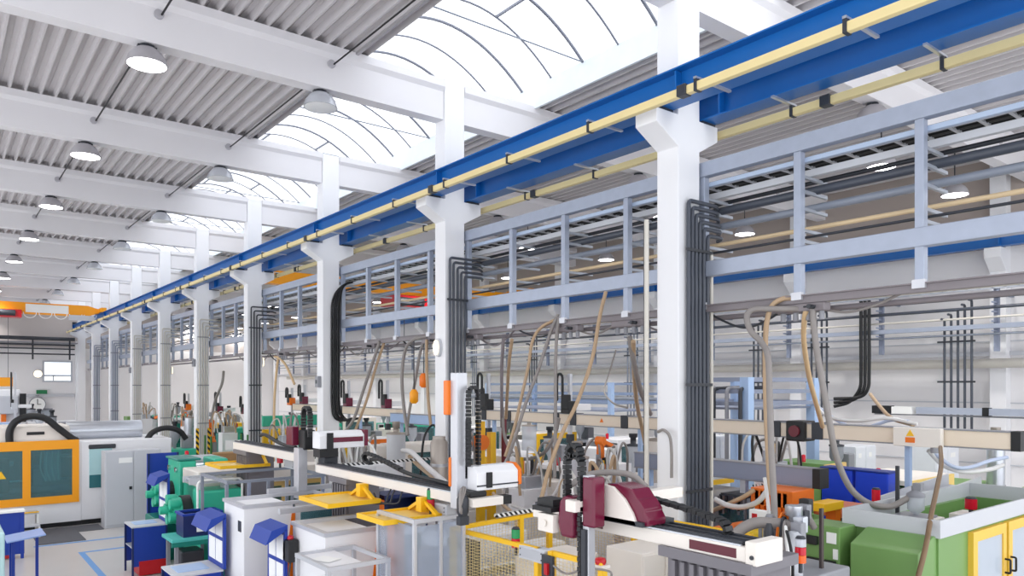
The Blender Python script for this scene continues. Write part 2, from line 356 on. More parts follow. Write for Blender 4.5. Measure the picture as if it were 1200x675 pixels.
m.build('festoon_cable', PAPER, t); MB().box(6.3,7.6,49.6,49.78,7.6,7.9).build('control_box', LGREY, t)
# bridge crane over the second row
t = T('bridge_crane', 'yellow bridge crane with red hoist behind the grey pipe rack', 'crane', (15,27.5,7.4))
MB().box(9.7,21.7,27.3,27.7,7.62,8.12).build('bridge_girder', AMBR, t)
MB().prism([(9.0,8.0),(9.7,7.62),(9.7,8.12),(9.0,8.2)],'y',27.3,27.7).build('girder_end', AMBR, t)
for x in (8.97,22.1): MB().box(x-.13,x+.13,26.6,28.4,8.11,8.35).build('end_carriage', AMBR, t)
tr = MB().box(15.0,16.7,26.9,28.1,7.1,7.55).build('hoist_trolley', RED, t)
MB().lathe([(.2,-.6),(.2,.6)],(15.8,27.0,7.3),14,'x').build('hoist_drum', DARK, tr); MB().cyl((15.8,27.5,7.1),(15.8,27.5,5.4),.015,5).build('hoist_rope', DARK, tr)
# far runway girder on the side wall
t = T('crane_girder', 'blue crane runway girder on the side wall corbels, seen under the pipe rack', 'crane girder', (22.6,30,7.54))
ibeam(22.62,1,60.6,7.54,7.9,.12).build('beam', BLUE, t)
for i in range(10): MB().box(22.5,22.74,7.5+PIT*i,7.53+PIT*i,7.56,7.88).build('stiffener', BLUE, t)
# ---------------------------------------------------------------- high-bay lamps, cables through the beams
def make_lamp(label, x, y, lit, group):
    t = T('high_bay_lamp', label, 'lamp', (x,y,8.93), 0, group)
    MB().lathe([(.31,0),(.30,.04),(.275,.12),(.22,.2),(.15,.255)],n=28).build('reflector', M('prismatic_glass','#c9ccd4',.2,.2) if not lit else M('lamp_shell','#b9b6bb',.4,.3), t, w=False)
    MB().lathe([(.11,.25),(.11,.31),(.09,.318)],n=20).box(-.14,.14,-.04,.04,.255,.3).build('gear_box', DARK, t, w=False)
    MB().lathe([(.001,-.012),(.24,-.01),(.29,.0)],n=28).build('diffuser', LAMPW if lit else M('diffuser_off','#f0f2f4',.3), t, w=False)
    return t
protoA = None; protoB = None
for i in range(1,10):
    y = Y1+PIT*i+.19
    la = f'lit round high-bay lamp under the {ORD[i]} roof beam, in the row over the aisle'
    lb = f'glassy high-bay lamp under the {ORD[i]} roof beam, in the row along the rooflight'
    if i == 1: protoA = make_lamp(la, 2.72, y, True, 'high-bay lamps over the aisle'); protoB = make_lamp(lb, 5.66, y, False, 'high-bay lamps beside the rooflight')
    else: dup(protoA, (2.72,y,8.93), 0, la); dup(protoB, (5.66,y,8.93), 0, lb)
for i in range(0,10):
    dup(protoB, (11.35,Y1+PIT*i+.19,8.93), 0, f'glassy lamp under the {ORD[i]} roof beam, on the second hall side of the rooflight', 'high-bay lamps of the second hall')
    dup(protoA, (14.3,Y1+PIT*i+.19,8.93), 0, f'lit lamp under the {ORD[i]} roof beam of the second hall, next to the rooflight row', 'high-bay lamps of the second hall')
    for x, nm in ((16.1,'in the row beyond the pipe rack'),(19.9,'in the row along the side wall')):
        if i == 0 and x < 17: protoC = dup(protoA, (x,7.6,8.5), 0, f'lit lamp on a rod in the first bay, {nm}', 'high-bay lamps of the second hall'); MB().cyl((0,0,.31),(0,0,1.56),.015,6).build('hanging_rod', DARK, protoC, w=False)
        else: dup(protoC, (x,7.6+PIT*i,8.5), 0, f'lit lamp on a rod in the {ORD[i]} bay, {nm}', 'high-bay lamps of the second hall')
for x, nm in ((2.9,'the aisle lamps'),(5.84,'the rooflight lamps'),(12.8,'the lamps behind the rack'),(20.4,'the side wall lamps')):
    tag(MB().cyl((x,2,9.72),(x,61,9.72),.017,6).build('power_cable', BLACK), f'straight black cable through the roof beams by {nm}', 'cable')
    for i in range(0,10):
        y = Y1+PIT*i; q = MB().lathe([(.075,-.03),(.075,.36)],(x-.04,y+.03,9.72),16,'y').build('cable_sleeve', M('sleeve_grey','#b4b2b8',.5))
        tag(q, f'grey cable sleeve in the {ORD[i]} roof beam, by {nm}', 'cable sleeve', 'cable sleeves in the roof beams')
# ---------------------------------------------------------------- pipe rack behind the columns
RX = 8.8
t = T('pipe_rack', 'long grey steel rack of beams and posts carrying pipes behind the columns', 'pipe rack', (RX,30,4.85))
for z0, z1, nm in ((6.82,7.03,'upper_beam'),(5.37,5.59,'lower_beam')): MB().box(RX-.02,RX+.12,1.2,60.5,z0,z1).build(nm, GALV, t, bev=.01)
MB().box(RX+.1,RX+.16,1.2,60.5,6.69,6.75).build('light_rail', M('pale_steel','#b4c4dc',.35,.3), t)
MB().box(RX+.02,RX+.1,1.2,60.5,4.86,4.95).box(RX-.02,RX+.14,1.2,60.5,4.95,4.965).build('bottom_rail', BROWN, t)
far = MB(); zz = (6.52,6.33,6.1,5.82,5.68)
for k in range(39):
    y = 2.23+1.5*k
    MB().box(RX-.005,RX+.105,y-.05,y+.05,4.97,6.82).build('post', GALV, t, bev=.006)
    MB().box(RX-.03,RX+.03,y-.07,y+.07,4.9,5.0).build('post_foot', ALU, t)
    for z in zz:
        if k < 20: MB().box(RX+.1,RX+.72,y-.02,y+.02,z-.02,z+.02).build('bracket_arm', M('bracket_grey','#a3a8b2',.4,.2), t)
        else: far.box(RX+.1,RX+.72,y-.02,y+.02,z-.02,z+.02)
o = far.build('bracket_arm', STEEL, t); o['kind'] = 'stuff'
def longpipe(x, z, r, mat, label, nm='pipe', cat='pipe'):
    o = MB().cyl((x,1.0,z),(x,60.4,z),r,12).build(nm, mat); tag(o, label, cat, 'pipes on the rack'); return o
longpipe(9.25,6.39,.058,PIPED,'thick dark grey pipe on the rack, the upper of the two dark ones')
longpipe(9.25,6.16,.052,PIPEM,'grey pipe on the rack just under the thick dark one')
longpipe(9.2,5.885,.03,M('cream_pipe','#dcc39c',.5),'thin cream pipe on the rack above its lower beam')
longpipe(9.42,6.55,.03,DARK,'slim dark pipe at the back of the rack')
longpipe(9.05,5.745,.018,DARK,'thin dark conduit on the lowest rack brackets')
o = MB().box(9.13,9.21,1,60.4,6.56,6.65).build('cable_duct', LGREY); tag(o, 'pale square cable duct on the rack above the dark pipes', 'cable duct', 'pipes on the rack')
m = MB().box(9.0,9.03,1,60.4,6.7,6.78).box(9.5,9.53,1,60.4,6.7,6.78)
for k in range(198): m.box(9.0,9.53,1.1+.3*k,1.14+.3*k,6.715,6.745)
t = T('cable_ladder', 'black loaded cable ladder under the upper rack beam', 'cable ladder', (9.26,30,6.7)); m.build('ladder_frame', ALU, t)
m = MB()
for k in range(6): m.cyl((9.07+.08*k,1,6.765+.01*(k%2)),(9.07+.08*k,60.4,6.765+.01*(k%2)),.042,6)
m.build('cables', BLACK, t)
# ---------------------------------------------------------------- pipe risers on the columns
shade = {0:(PIPED,.03),1:(PIPED,.026),3:(DARK,.022),4:(PIPEL,.022),5:(PIPEL,.022),6:(PIPEL,.022),7:(GREYB,.022),8:(GREYB,.022)}
word = {0:'thick dark',1:'dark',3:'slim dark',4:'pale grey',5:'pale grey',6:'pale grey',7:'bluish',8:'bluish'}
for i, (mt, r) in shade.items():
    yf = Y1+PIT*i-r-.03
    xs = [8.42,8.5,8.585,8.67,8.76,8.85] if i == 0 else ([8.35,8.44,8.54,8.63,8.72] if i == 1 else [8.37,8.47,8.56,8.65])
    for k, x in enumerate(xs):
        zt = 6.42-.09*k if i < 2 else 6.42-.13*k
        end = [(x,yf,zt),(9.05+.03*k,yf,zt),(9.25,yf+.12,zt-.02)]
        o = MB().tube(elbow([(x,yf,.35)]+end,.07), r, 8).build('pipe_riser', mt)
        tag(o, f'{word[i]} riser pipe on the {ORD[i]} column, {ORD[k]} from the hall side', 'pipe', 'riser pipes on the columns')
    zs = (5.72,3.81,2.3) if i != 1 else (5.56,3.6,1.8)
    for z in zs:
        o = MB().box(xs[0]-.08,xs[-1]+.07,yf-r-.012,yf-r+.012,z-.02,z+.02).build('pipe_clamp', DARK if i < 4 else MGREY)
        tag(o, f'clamp bar across the riser pipes of the {ORD[i]} column, {["top","middle","low"][zs.index(z)]} one', 'pipe clamp', 'pipe clamps')
o = MB().tube(elbow([(8.93,6.66,.3),(8.93,6.66,5.75),(8.93,6.9,5.75)],.06),.026,8).build('pipe_riser', PIPEL); tag(o,'pale pipe at the outer edge of the riser bundle on the first column','pipe','riser pipes on the columns')
for k,(x,mt,r) in enumerate(((8.16,PIPEL,.035),(8.2,DARK,.018))):
    o = MB().cyl((x,7.22+.07*k,.3),(x,7.22+.07*k,6.2),r,8).build('pipe_riser', mt); tag(o, ['pale upright pipe behind the hall side of the first column','thin dark conduit beside the pale pipe at the first column'][k],'pipe','riser pipes on the columns')
for k in range(5):              # black cables swooping down the third column
    x = 8.5+.055*k; yf = Y1+12-.05-.012*(k%2)
    q = MB().tube(curve([(9.7,yf+.1,6.74),(9.2,yf+.05,6.66),(8.85-.05*(4-k)*.3,yf,6.5),(x+.03,yf,6.1),(x,yf,5.4),(x,yf,4.2),(x,yf,3.4),(x+.06,yf,3.05-.02*(4-k)),(x+.28,yf,2.84),(x+.6,yf,2.9)],6), .026, 7).build('cable', BLACK)
    tag(q, f'black cable sweeping down the third column, {ORD[k]} in its bundle', 'cable', 'black cables on the third column')
for i, (x0,dy,z,col) in enumerate(((1,.25,4.58,0),(3,.1,4.5,0),(5,.1,4.5,0))):
    pass
# bulkhead lamps and boxes on the columns
def bulkhead(i, z, lab, sg=-1):
    yf = Y1+PIT*i; t = T('bulkhead_lamp', lab, 'lamp', (CX0 if sg < 0 else CX1,yf+.2,z), 0, 'bulkhead lamps on the columns')
    def oval(a, b, x0, x1): return MB().prism([(a*math.cos(q*PI/10),b*math.sin(q*PI/10)) for q in range(20)],'x',min(sg*x0,sg*x1),max(sg*x0,sg*x1))
    oval(.1,.19,.0,.07).build('housing', LGREY, t, w=False); oval(.075,.155,.07,.13).build('lens', emis('bulkhead_glow','#fff0d4',.9), t, bev=.02, w=False)
bulkhead(1,4.58,'glowing oval bulkhead lamp on the second column'); bulkhead(3,4.6,'glowing oval bulkhead lamp on the fourth column',1); bulkhead(5,4.5,'small oval bulkhead lamp on the sixth column',1)
for i, z in ((2,3.9),(4,4.7),(6,4.6)):
    t = T('switch_box', f'small grey switch box on the {ORD[i]} column', 'switch box', (CX0-.05,Y1+PIT*i+.2,z), 0, 'switch boxes on the columns')
    MB().box(-.05,.05,-.1,.1,-.15,.15).build('box', MGREY, t, bev=.01, w=False); MB().box(-.06,-.05,-.04,.04,-.05,.05).build('switch', DARK, t, w=False)
for dx, nm in ((0,'hall-side'),(.42,'outer')):
    m = MB().box(CX0-.03+dx,CX0+.12+dx,Y1+24-.03,Y1+24-.005,.2,2.1)
    tag(m.build('corner_guard', HAZ), f'yellow and black striped corner guard on the {nm} edge of the fifth column', 'corner guard', 'striped guards on the fifth column')

# the lamps' own light
def lamp_light(x, y, e, z=8.88):
    l = bpy.data.lights.new('lamp_light','SPOT'); l.energy = e; l.spot_size = 2.3; l.spot_blend = .6; l.shadow_soft_size = .22; l.color = (1,.97,.93)
    o = bpy.data.objects.new('lamp_light', l); COL.objects.link(o); o.location = (x,y,z)
for i in range(0,10):
    for x in (16.1,19.9): lamp_light(x, 7.6+PIT*i, 520, 8.46)
    if i: lamp_light(2.72, Y1+PIT*i+.19, 260)
# ---------------------------------------------------------------- linear robots on their beams (hall-side row)
def robot_beam(t, xf, y0, y1, zt, depth=.3, h=.12, pillar=None, stripe=None, cap=True):
    MB().box(xf,xf+depth,y0,y1,zt-h,zt).build('beam', CREAM, t, bev=.008)
    m = MB()
    for dx in (.03,.13,.23): m.box(xf+dx,xf+dx+.035,y0+.05,y1,zt,zt+.03)
    m.build('guide_rail', DARK, t); MB().box(xf+.01,xf+depth-.01,y0+.05,y1,zt,zt+.012).build('rail_bed', STEEL, t)
    if cap: MB().box(xf-.015,xf+depth+.015,y0-.1,y0,zt-h-.01,zt+.05).build('end_cap', CREAM, t, bev=.01)
    if stripe: MB().box(xf-.004,xf,stripe[0],stripe[1],zt-h+.02,zt-.02).build('nameplate', M('burgundy_strip','#5c1a2b',.35), t)
    if pillar:
        py, pw = pillar; m = MB().box(xf+.03,xf+.55,py-pw/2,py+pw/2,0,zt-h-.08)
        for k in range(int(pw/.09)): m.box(xf-.01,xf+.03,py-pw/2+.02+.09*k,py-pw/2+.06+.09*k,.05,zt-h-.1)
        m.box(xf-.03,xf+.58,py-pw/2-.05,py+pw/2+.05,zt-h-.08,zt-h)
        m.build('ribbed_pillar', M('ribbed_grey','#77747a',.5,.2), t)
def loop(x, y, z0, z1, wdt, plane='xz'):
    r = wdt/2; pts = [Vector((x-r,y,z0)), Vector((x-r,y,z1-r))]+arc((x,y,z1-r), r, PI, 0, 10, plane)[1:]+[Vector((x+r,y,z0))]
    if plane == 'yz': pts = [Vector((x,y+(p.x-x),p.z)) if i in (0,1,len(pts)-1) else p for i, p in enumerate(pts)]
    return pts
# near robot, burgundy
t = T('linear_robot', 'burgundy linear robot with tall black cable chain over the yellow fence', 'robot', (4.6,4.2,0))
robot_beam(t, 4.58, 3.12, 5.5, 2.64, .3, .11, pillar=(3.48,.75), stripe=(3.2,3.62))
MB().box(4.576,4.58,4.55,5.0,2.555,2.62).build('nameplate', M('burgundy_strip','#5c1a2b'), t)
MB().cyl((4.565,3.06,2.58),(4.555,3.06,2.58),.016,10).build('cap_screw', DARK, t)
prof = [(4.42,2.67)]+[(4.42-.02*k,2.67+.0) for k in ()]+[(3.97,2.67),(3.96,2.72),(4.0,2.78),(4.0,2.8),(4.06,2.87),(4.08,2.88),(4.14,2.95),(4.3,2.98),(4.42,2.97)]
cv = MB().prism([(p[0]+.0,p[1]) for p in prof],'x',4.5,4.72).build('carriage_cover', PURP, t, bev=.012)
MB().prism([(4.43,2.66),(4.06,2.66),(4.11,2.76),(4.2,2.87),(4.33,2.955),(4.43,2.965)],'x',4.47,4.5).build('side_plate', CREAM, t, bev=.006)
MB().box(4.47,4.86,4.0,4.45,2.66,2.7).build('carriage_base', DARK, t)
MB().box(4.2,5.6,4.5,4.62,2.74,2.84).build('cross_arm', CREAM, t, bev=.01)
MB().box(4.28,4.42,4.36,4.5,2.62,3.04).build('lift_cover', PURP, t, bev=.02)
MB().prism([(4.58,2.5),(4.74,2.5),(4.78,2.62),(4.76,2.8),(4.7,2.86),(4.58,2.86)],'x',4.25,4.43).build('drive_cover', PURP, t, bev=.03)
MB().box(4.29,4.37,4.43,4.5,1.05,3.05).build('vertical_arm', ALU, t, bev=.006)
MB().box(4.26,4.29,4.44,4.49,1.05,2.6).build('arm_rail', DARK, t)
chain_mesh([Vector((4.3,y,z)) for y, z in ((4.52,2.2),(4.52,3.18))]+[Vector((4.3,4.61+.09*math.cos(a),3.18+.12*math.sin(a))) for a in [PI*k/8 for k in range(1,8)]]+[Vector((4.3,4.7,3.18)),Vector((4.3,4.7,2.72))], .075,.04,.042).build('cable_chain', BLACK, t)
chain_mesh([(4.78,4.3,2.86),(4.78,4.0,2.83),(4.78,3.72,2.8),(4.78,3.52,2.77)]+[Vector((4.78,3.5-.09*math.sin(a),2.685+.085*math.cos(a))) for a in [PI*k/8 for k in range(1,8)]]+[(4.78,3.56,2.66)], .1,.035,.045).build('cable_chain', BLACK, t)
MB().box(4.22,4.3,4.8,5.0,2.52,2.68).cyl((4.21,4.9,2.6),(4.2,4.9,2.6),.03,12).build('wrist_motor', CREAM, t, bev=.008)
MB().box(4.2,4.5,4.8,5.05,2.7,2.74).box(4.26,4.42,4.84,5.05,2.74,2.8).build('gripper_head', BLACK, t)
MB().tube(curve([(4.35,4.75,2.92),(4.6,4.7,3.02),(4.75,4.4,3.03),(4.8,4.25,2.93)]), .028, 8).build('flexible_conduit', HOSEG, t)
MB().box(4.285,4.29,4.47,4.52,2.66,2.72).build('label_plate', PAPER, t)
# middle robot, orange and white
t = T('linear_robot', 'white linear robot with orange end caps and an upright arm beside the second column', 'robot', (4.95,7.3,0))
robot_beam(t, 4.95, 7.35, 11.5, 2.5, .32, .12, pillar=(10.62,.55), cap=False)
MB().box(4.84,4.99,7.2,7.34,2.35,3.95).build('vertical_arm', ALU, t, bev=.008)
MB().box(4.79,4.95,7.33,7.42,3.45,3.86).build('top_cover', ORAN, t, bev=.015); MB().box(4.82,4.9,7.32,7.36,2.6,2.95).build('side_cover', ORAN, t, bev=.015)
MB().box(4.96,5.04,7.2,7.32,2.7,3.4).build('arm_back', BLACK, t)
chain_mesh(loop(5.02,7.12,2.85,3.78,.14), .07,.04,.045).build('cable_chain', BLACK, t)
bod = MB().prism([(2.66,7.02),(2.66,7.22),(2.88,7.22),(2.9,7.2),(2.9,7.08),(2.84,7.02)][::1],'x',4.98,5.6)
bod = MB(); bod.prism([(7.0,2.57),(7.24,2.57),(7.24,2.85),(7.1,2.85),(7.0,2.78)],'x',4.99,5.6); bod.build('cross_arm', WHITE, t, bev=.012)
MB().prism([(6.99,2.6),(7.25,2.6),(7.25,2.86),(7.1,2.86),(6.99,2.79)],'x',5.6,5.65).build('arm_end_cap', ORAN, t, bev=.01)
MB().box(4.985,5.6,6.99,7.0,2.62,2.635).build('arm_groove', DARK, t); MB().box(5.12,5.19,6.97,7.0,2.6,2.78).build('switch_plate', BLACK, t)
MB().box(4.88,5.12,6.98,7.2,2.5,2.57).build('carriage', BLACK, t, bev=.02)
MB().box(4.86,5.3,6.9,7.02,2.4,2.5).build('lower_arm', CREAM, t, bev=.008); MB().box(5.3,5.42,6.9,7.02,2.4,2.5).build('lower_arm_tip', BLACK, t)
MB().lathe([(.05,0),(.07,.05),(.07,.2),(.04,.24)],(4.8,7.02,2.3),12).box(4.74,4.86,6.98,7.06,2.2,2.3).build('gripper_head', DARK, t)
for k in range(3): MB().tube(curve([(4.86,7.1,2.62),(4.76+.03*k,7.0,2.6),(4.72,6.96,2.45-.03*k),(4.8,7.0,2.32)]), .014, 6).build('air_hose', HOSEG, t)
MB().tube(curve([(5.1,7.6,2.56),(5.12,8.0,2.57),(5.12,8.8,2.6),(5.12,9.6,2.72),(5.12,9.9,2.7)]), .03, 6).build('cable_chain', BLACK, t)
chain_mesh([(5.12,9.9,2.64),(5.12,10.05,2.66),(5.12,10.12,2.72),(5.12,10.05,2.79),(5.12,9.8,2.77),(5.12,9.0,2.64)], .08,.04,.05).build('cable_chain', BLACK, t)
# third robot, burgundy and white
t = T('linear_robot', 'white and burgundy linear robot with a black chain arch above the yellow trays', 'robot', (4.95,12.1,0))
robot_beam(t, 4.95, 12.4, 15.7, 2.62, .32, .14, pillar=(15.2,.7))
MB().box(4.8,4.92,12.12,12.4,2.78,3.1).build('carriage_plate', PURP, t, bev=.015)
MB().box(4.82,4.98,11.9,12.1,1.9,2.75).build('vertical_arm', ALU, t, bev=.008); MB().box(4.9,5.1,11.85,12.1,2.72,3.05).build('carriage', BLACK, t, bev=.02)
chain_mesh([(4.95,12.0,2.75),(4.95,12.0,3.3)]+[Vector((4.95,11.86+.14*math.cos(a),3.3+.14*math.sin(a))) for a in [PI*k/8 for k in range(1,8)]]+[(4.95,11.72,3.3),(4.95,11.72,2.9)], .09,.045,.05).build('cable_chain', BLACK, t)
MB().prism([(11.4,2.76),(11.7,2.76),(11.7,3.04),(11.5,3.04),(11.4,2.97)],'x',4.98,5.78).build('cross_arm', WHITE, t, bev=.012)
MB().prism([(11.39,2.86),(11.4,2.86),(11.4,2.94),(11.39,2.94)],'x',5.2,5.75).build('arm_stripe', PURP, t); MB().box(5.78,5.84,11.38,11.71,2.78,3.05).build('arm_end_cap', PURP, t, bev=.01)
MB().box(5.1,5.2,11.36,11.4,2.74,3.02).box(4.98,5.3,11.4,11.66,2.62,2.76).build('clamp', BLACK, t)
MB().box(5.1,5.35,11.5,11.75,2.4,2.62).build('drive_motor', DARK, t, bev=.02)
MB().tube(curve([(5.1,12.7,2.7),(5.1,13.4,2.72),(5.1,14.2,2.84),(5.1,14.5,2.82)]), .035, 6).build('flexible_conduit', BLACK, t)
# ---------------------------------------------------------------- yellow trays hung below the beams
def tray(label, x0, x1, y0, y1, z, by, beam_z, n=2):
    t = T('drip_tray', label, 'tray', (x0,y0,z), 0, 'yellow trays under the robot beams')
    MB().box(x0+.03,x1-.03,y0+.03,y1-.03,z,z+.012).build('tray_floor', M('tray_glass_yellow','#f6d274',.3), t)
    MB().ring((x0,x1,y0,y1),(x0+.04,x1-.04,y0+.04,y1-.04),'z',z-.02,z+.04).build('rim', YELL, t)
    MB().box(x1-.16,x1-.02,by-.06,by+.06,z+.04,beam_z).build('post', YELL, t)
    for s in (-1,1): MB().bar((x1-.09,by+s*.34,z+.03),(x1-.09,by+s*.05,beam_z-.05),.05,.04).build('brace', YELL, t)
    return t
tray('yellow tray hung under the white robot beam beside the grey tubular guard', 4.38,5.36,14.66,15.66,2.2,14.95,2.48)
tray('yellow tray hung under the beam between the white machine doors', 4.2,5.0,9.35,10.35,2.16,9.75,2.38)
tray('small yellow tray hung behind the aluminium glazed enclosure', 4.2,5.02,7.8,8.5,2.16,8.1,2.38)
# ---------------------------------------------------------------- signal beacons
def beacon(label, x, y, z, seq, h=.26, r=.05, group='signal beacons'):
    t = T('signal_beacon', label, 'beacon', (x,y,z), 0, group); MB().cyl((0,0,0),(0,0,h*.3),r*.4,8).build('stem', DARK, t, w=False)
    k = len(seq); s = h*.7/k
    for i, c in enumerate(seq): MB().lathe([(r,h*.3+s*i),(r,h*.3+s*(i+1)-.004)],n=14).build('lens', {'r':LEDR,'g':LEDG,'o':LEDO,'c':FROST}[c], t, w=False)
    MB().lathe([(r*.95,h),(r*.7,h+.02)],n=14).build('cap', DARK, t, w=False)
    return t
def apparatus_box(label, x0,x1,y0,y1,z0,z1,cat='junction box',nm='junction_box'):
    t = T(nm, label, cat, ((x0+x1)/2,(y0+y1)/2,z0)); MB().box(x0,x1,y0,y1,z0,z1).build('housing', LGREY, t, bev=.015)
    MB().box(x0-.006,x0,y0+.03,y1-.03,z0+.03,z1-.03).build('lid', M('lid_grey','#b9bbc1',.4), t); m = MB()
    for a in (y0+.045,y1-.045):
        for b in (z0+.045,z1-.045): m.cyl((x0-.006,a,b),(x0-.011,a,b),.008,8)
    m.build('lid_screw', DARK, t); return t
apparatus_box('grey junction box on the yellow fence post', 5.2,5.32,6.05,6.5,1.86,2.02)
beacon('green and red signal beacon beside the grey box on the yellow fence', 5.26,6.62,1.86,'rg',.3,.05)
apparatus_box('grey junction box behind the small yellow tray', 5.02,5.16,7.7,8.25,2.18,2.32)
beacon('green and red signal beacon above the glazed aluminium enclosure', 4.98,8.0,2.14,'rg',.34,.05)
apparatus_box('grey junction box beside the yellow tray over the tubular guard', 5.42,5.55,13.6,14.1,2.2,2.4)
beacon('green and red signal beacon by the yellow tray over the tubular guard', 5.4,14.25,2.18,'rg',.32,.06)
beacon('red and orange signal beacon with a clear top beside the ribbed pillar', 6.35,3.74,2.06,'orc',.32,.05)
# ---------------------------------------------------------------- yellow mesh fence
def mesh_panel(parent, a, b, z0, z1, mat, px=.055, pz=.038):
    a = Vector(a); b = Vector(b); L = (b-a).length; m = MB(); n = int(L/px)
    for k in range(1,n): q = a.lerp(b,k/n); m.bar((q.x,q.y,z0),(q.x,q.y,z1),.0035)
    k = 0
    while z0+k*pz < z1: m.bar((a.x,a.y,z0+k*pz),(b.x,b.y,z0+k*pz),.0035); k += 1
    m.build('mesh_panel', mat, parent)
WIRE = M('fence_wire','#e0cb93',.45)
t = T('safety_fence', 'yellow wire mesh safety fence around the near robot cell', 'fence', (6.2,6.4,0))
posts = [(5.16,7.76),(6.36,7.9),(5.24,6.2),(5.25,5.98),(7.66,7.0),(7.62,7.95),(5.28,5.25),(7.72,5.2),(6.9,7.92)]
for x, y in posts: MB().box(x-.035,x+.035,y-.035,y+.035,0,2.02 if (x,y) != (5.28,5.25) else 1.96).build('post', YELL, t, bev=.004)
rl = [((5.16,7.76),(5.24,6.2)),((5.16,7.76),(6.36,7.9)),((6.36,7.9),(7.62,7.95)),((5.25,5.98),(5.28,5.25)),((7.62,7.95),(7.66,7.0)),((7.66,7.0),(7.72,5.2))]
for a, b in rl:
    MB().bar((*a,2.0),(*b,2.0),.05,.05).build('top_rail', YELL, t); MB().bar((*a,.15),(*b,.15),.04,.04).build('bottom_rail', YELL, t)
    mesh_panel(t, (*a,0), (*b,0), .18, 1.97, WIRE)
tag(MB().bar((5.9,7.86,2.07),(7.3,7.95,2.07),.06,.05).build('hazard_bar', HAZW), 'black and white striped bar along the top of the yellow fence', 'hazard bar')
tag(MB().bar((7.75,6.6,2.3),(8.2,6.62,2.32),.05,.05).build('hazard_bar', HAZ), 'short striped bar beside the first column', 'hazard bar')
t = T('emergency_stop', 'red emergency stop on the low yellow gate', 'emergency stop', (5.3,5.3,1.97)); MB().box(5.24,5.36,5.22,5.38,1.97,2.0).build('base', CREAM, t); MB().lathe([(.05,0),(.06,.03),(.05,.06),(.02,.07)],(5.3,5.3,2.0),14).build('button', RED, t)
t = T('gate_lock', 'dark interlock switch on the yellow gate post', 'gate lock', (5.2,6.0,1.75)); MB().box(5.18,5.22,5.9,6.08,1.7,1.98).build('body', DARK, t, bev=.01); MB().box(5.15,5.18,5.95,6.0,1.78,1.9).build('key', RED, t)
tag(MB().tube(curve([(5.2,5.95,1.9),(5.2,5.7,1.84),(5.2,5.4,1.95),(5.22,5.1,1.98),(5.25,5.1,1.9)]),.012,6).build('cable', HOSEG), 'grey cable looping over the low yellow gate', 'cable')
# cabinets and gear inside the fence
def cabinet(label, x0,x1,y0,y1,z0,z1,mat,doors=2,face='-y',group=None,nm='control_cabinet',cat='cabinet',handle=True,plate=False):
    t = T(nm, label, cat, ((x0+x1)/2,(y0+y1)/2,z0), 0, group); MB().box(x0,x1,y0,y1,z0+.05,z1).build('body', mat, t, bev=.012); MB().box(x0+.03,x1-.03,y0+.03,y1-.03,z0,z0+.05).build('plinth', DARK, t)
    for k in range(doors):
        if face == '-y':
            a = x0+(x1-x0)*k/doors; b = x0+(x1-x0)*(k+1)/doors; d = MB().box(a+.012,b-.012,y0-.02,y0,z0+.1,z1-.03).build('door', mat, t, bev=.006)
            if handle: MB().box(b-.1,b-.05,y0-.035,y0-.02,(z0+z1)/2-.05,(z0+z1)/2+.05).build('handle', DARK, d)
            if plate: MB().box(a+.15,b-.25,y0-.024,y0-.02,z1-.3,z1-.18).build('label_plate', PAPER, d)
        else:
            a = y0+(y1-y0)*k/doors; b = y0+(y1-y0)*(k+1)/doors; d = MB().box(x0-.02,x0,a+.012,b-.012,z0+.1,z1-.03).build('door', mat, t, bev=.006)
            if handle: MB().box(x0-.035,x0-.02,a+.05,a+.1,(z0+z1)/2-.05,(z0+z1)/2+.05).build('handle', DARK, d)
    return t
cabinet('cream cabinet with two doors inside the yellow fence, beside its back rail', 5.95,6.85,6.9,7.5,0,1.62,CREAM,2)
cabinet('taller cream cabinet inside the yellow fence, beside the near robot', 6.7,7.5,6.0,6.6,0,1.78,CREAM,2)
cabinet('low cream cabinet inside the yellow fence with a burgundy plate', 6.95,7.5,4.9,5.5,0,1.5,CREAM,1)
t = T('wire_crate', 'black wire crate inside the low yellow gate', 'crate', (6.2,5.4,0)); MB().box(5.75,6.6,5.0,5.8,0,.75).build('stand', MGREY, t)
m = MB()
for k in range(9): m.bar((5.75+.106*k,5.0,.75),(5.75+.106*k,5.0,1.35),.012).bar((5.75+.106*k,5.8,.75),(5.75+.106*k,5.8,1.35),.012)
for k in range(7): z = .75+.1*k; m.bar((5.75,5.0,z),(6.6,5.0,z),.012).bar((5.75,5.8,z),(6.6,5.8,z),.012).bar((5.75,5,z),(5.75,5.8,z),.012).bar((6.6,5,z),(6.6,5.8,z),.012)
m.build('wire_basket', DARK, t)
t = T('conveyor_belt', 'short belt conveyor leaving the cell under the middle robot', 'conveyor', (5.9,7.0,0)); MB().box(5.45,6.5,7.02,7.5,.86,.94).build('belt', MGREY, t); MB().box(5.42,6.53,6.98,7.02,.82,.98).box(5.42,6.53,7.5,7.54,.82,.98).build('side_frame', ALU, t)
for x in (5.5,6.45):
    for y in (7.0,7.52): MB().box(x-.025,x+.025,y-.025,y+.025,0,.82).build('leg', ALU, t)
for k,(x,y) in enumerate(((6.1,4.35),(6.3,4.15))):
    t = T('valve_head', ['red valve head under the near robot beam','red valve head beside its twin, nearer the first column'][k], 'valve', (x,y,0)); MB().cyl((x,y,0),(x,y,1.9),.03,8).build('stem', MGREY, t); MB().lathe([(.03,1.9),(.075,1.93),(.075,2.02),(.03,2.05)],(x,y,0),12).build('cap', RED, t)
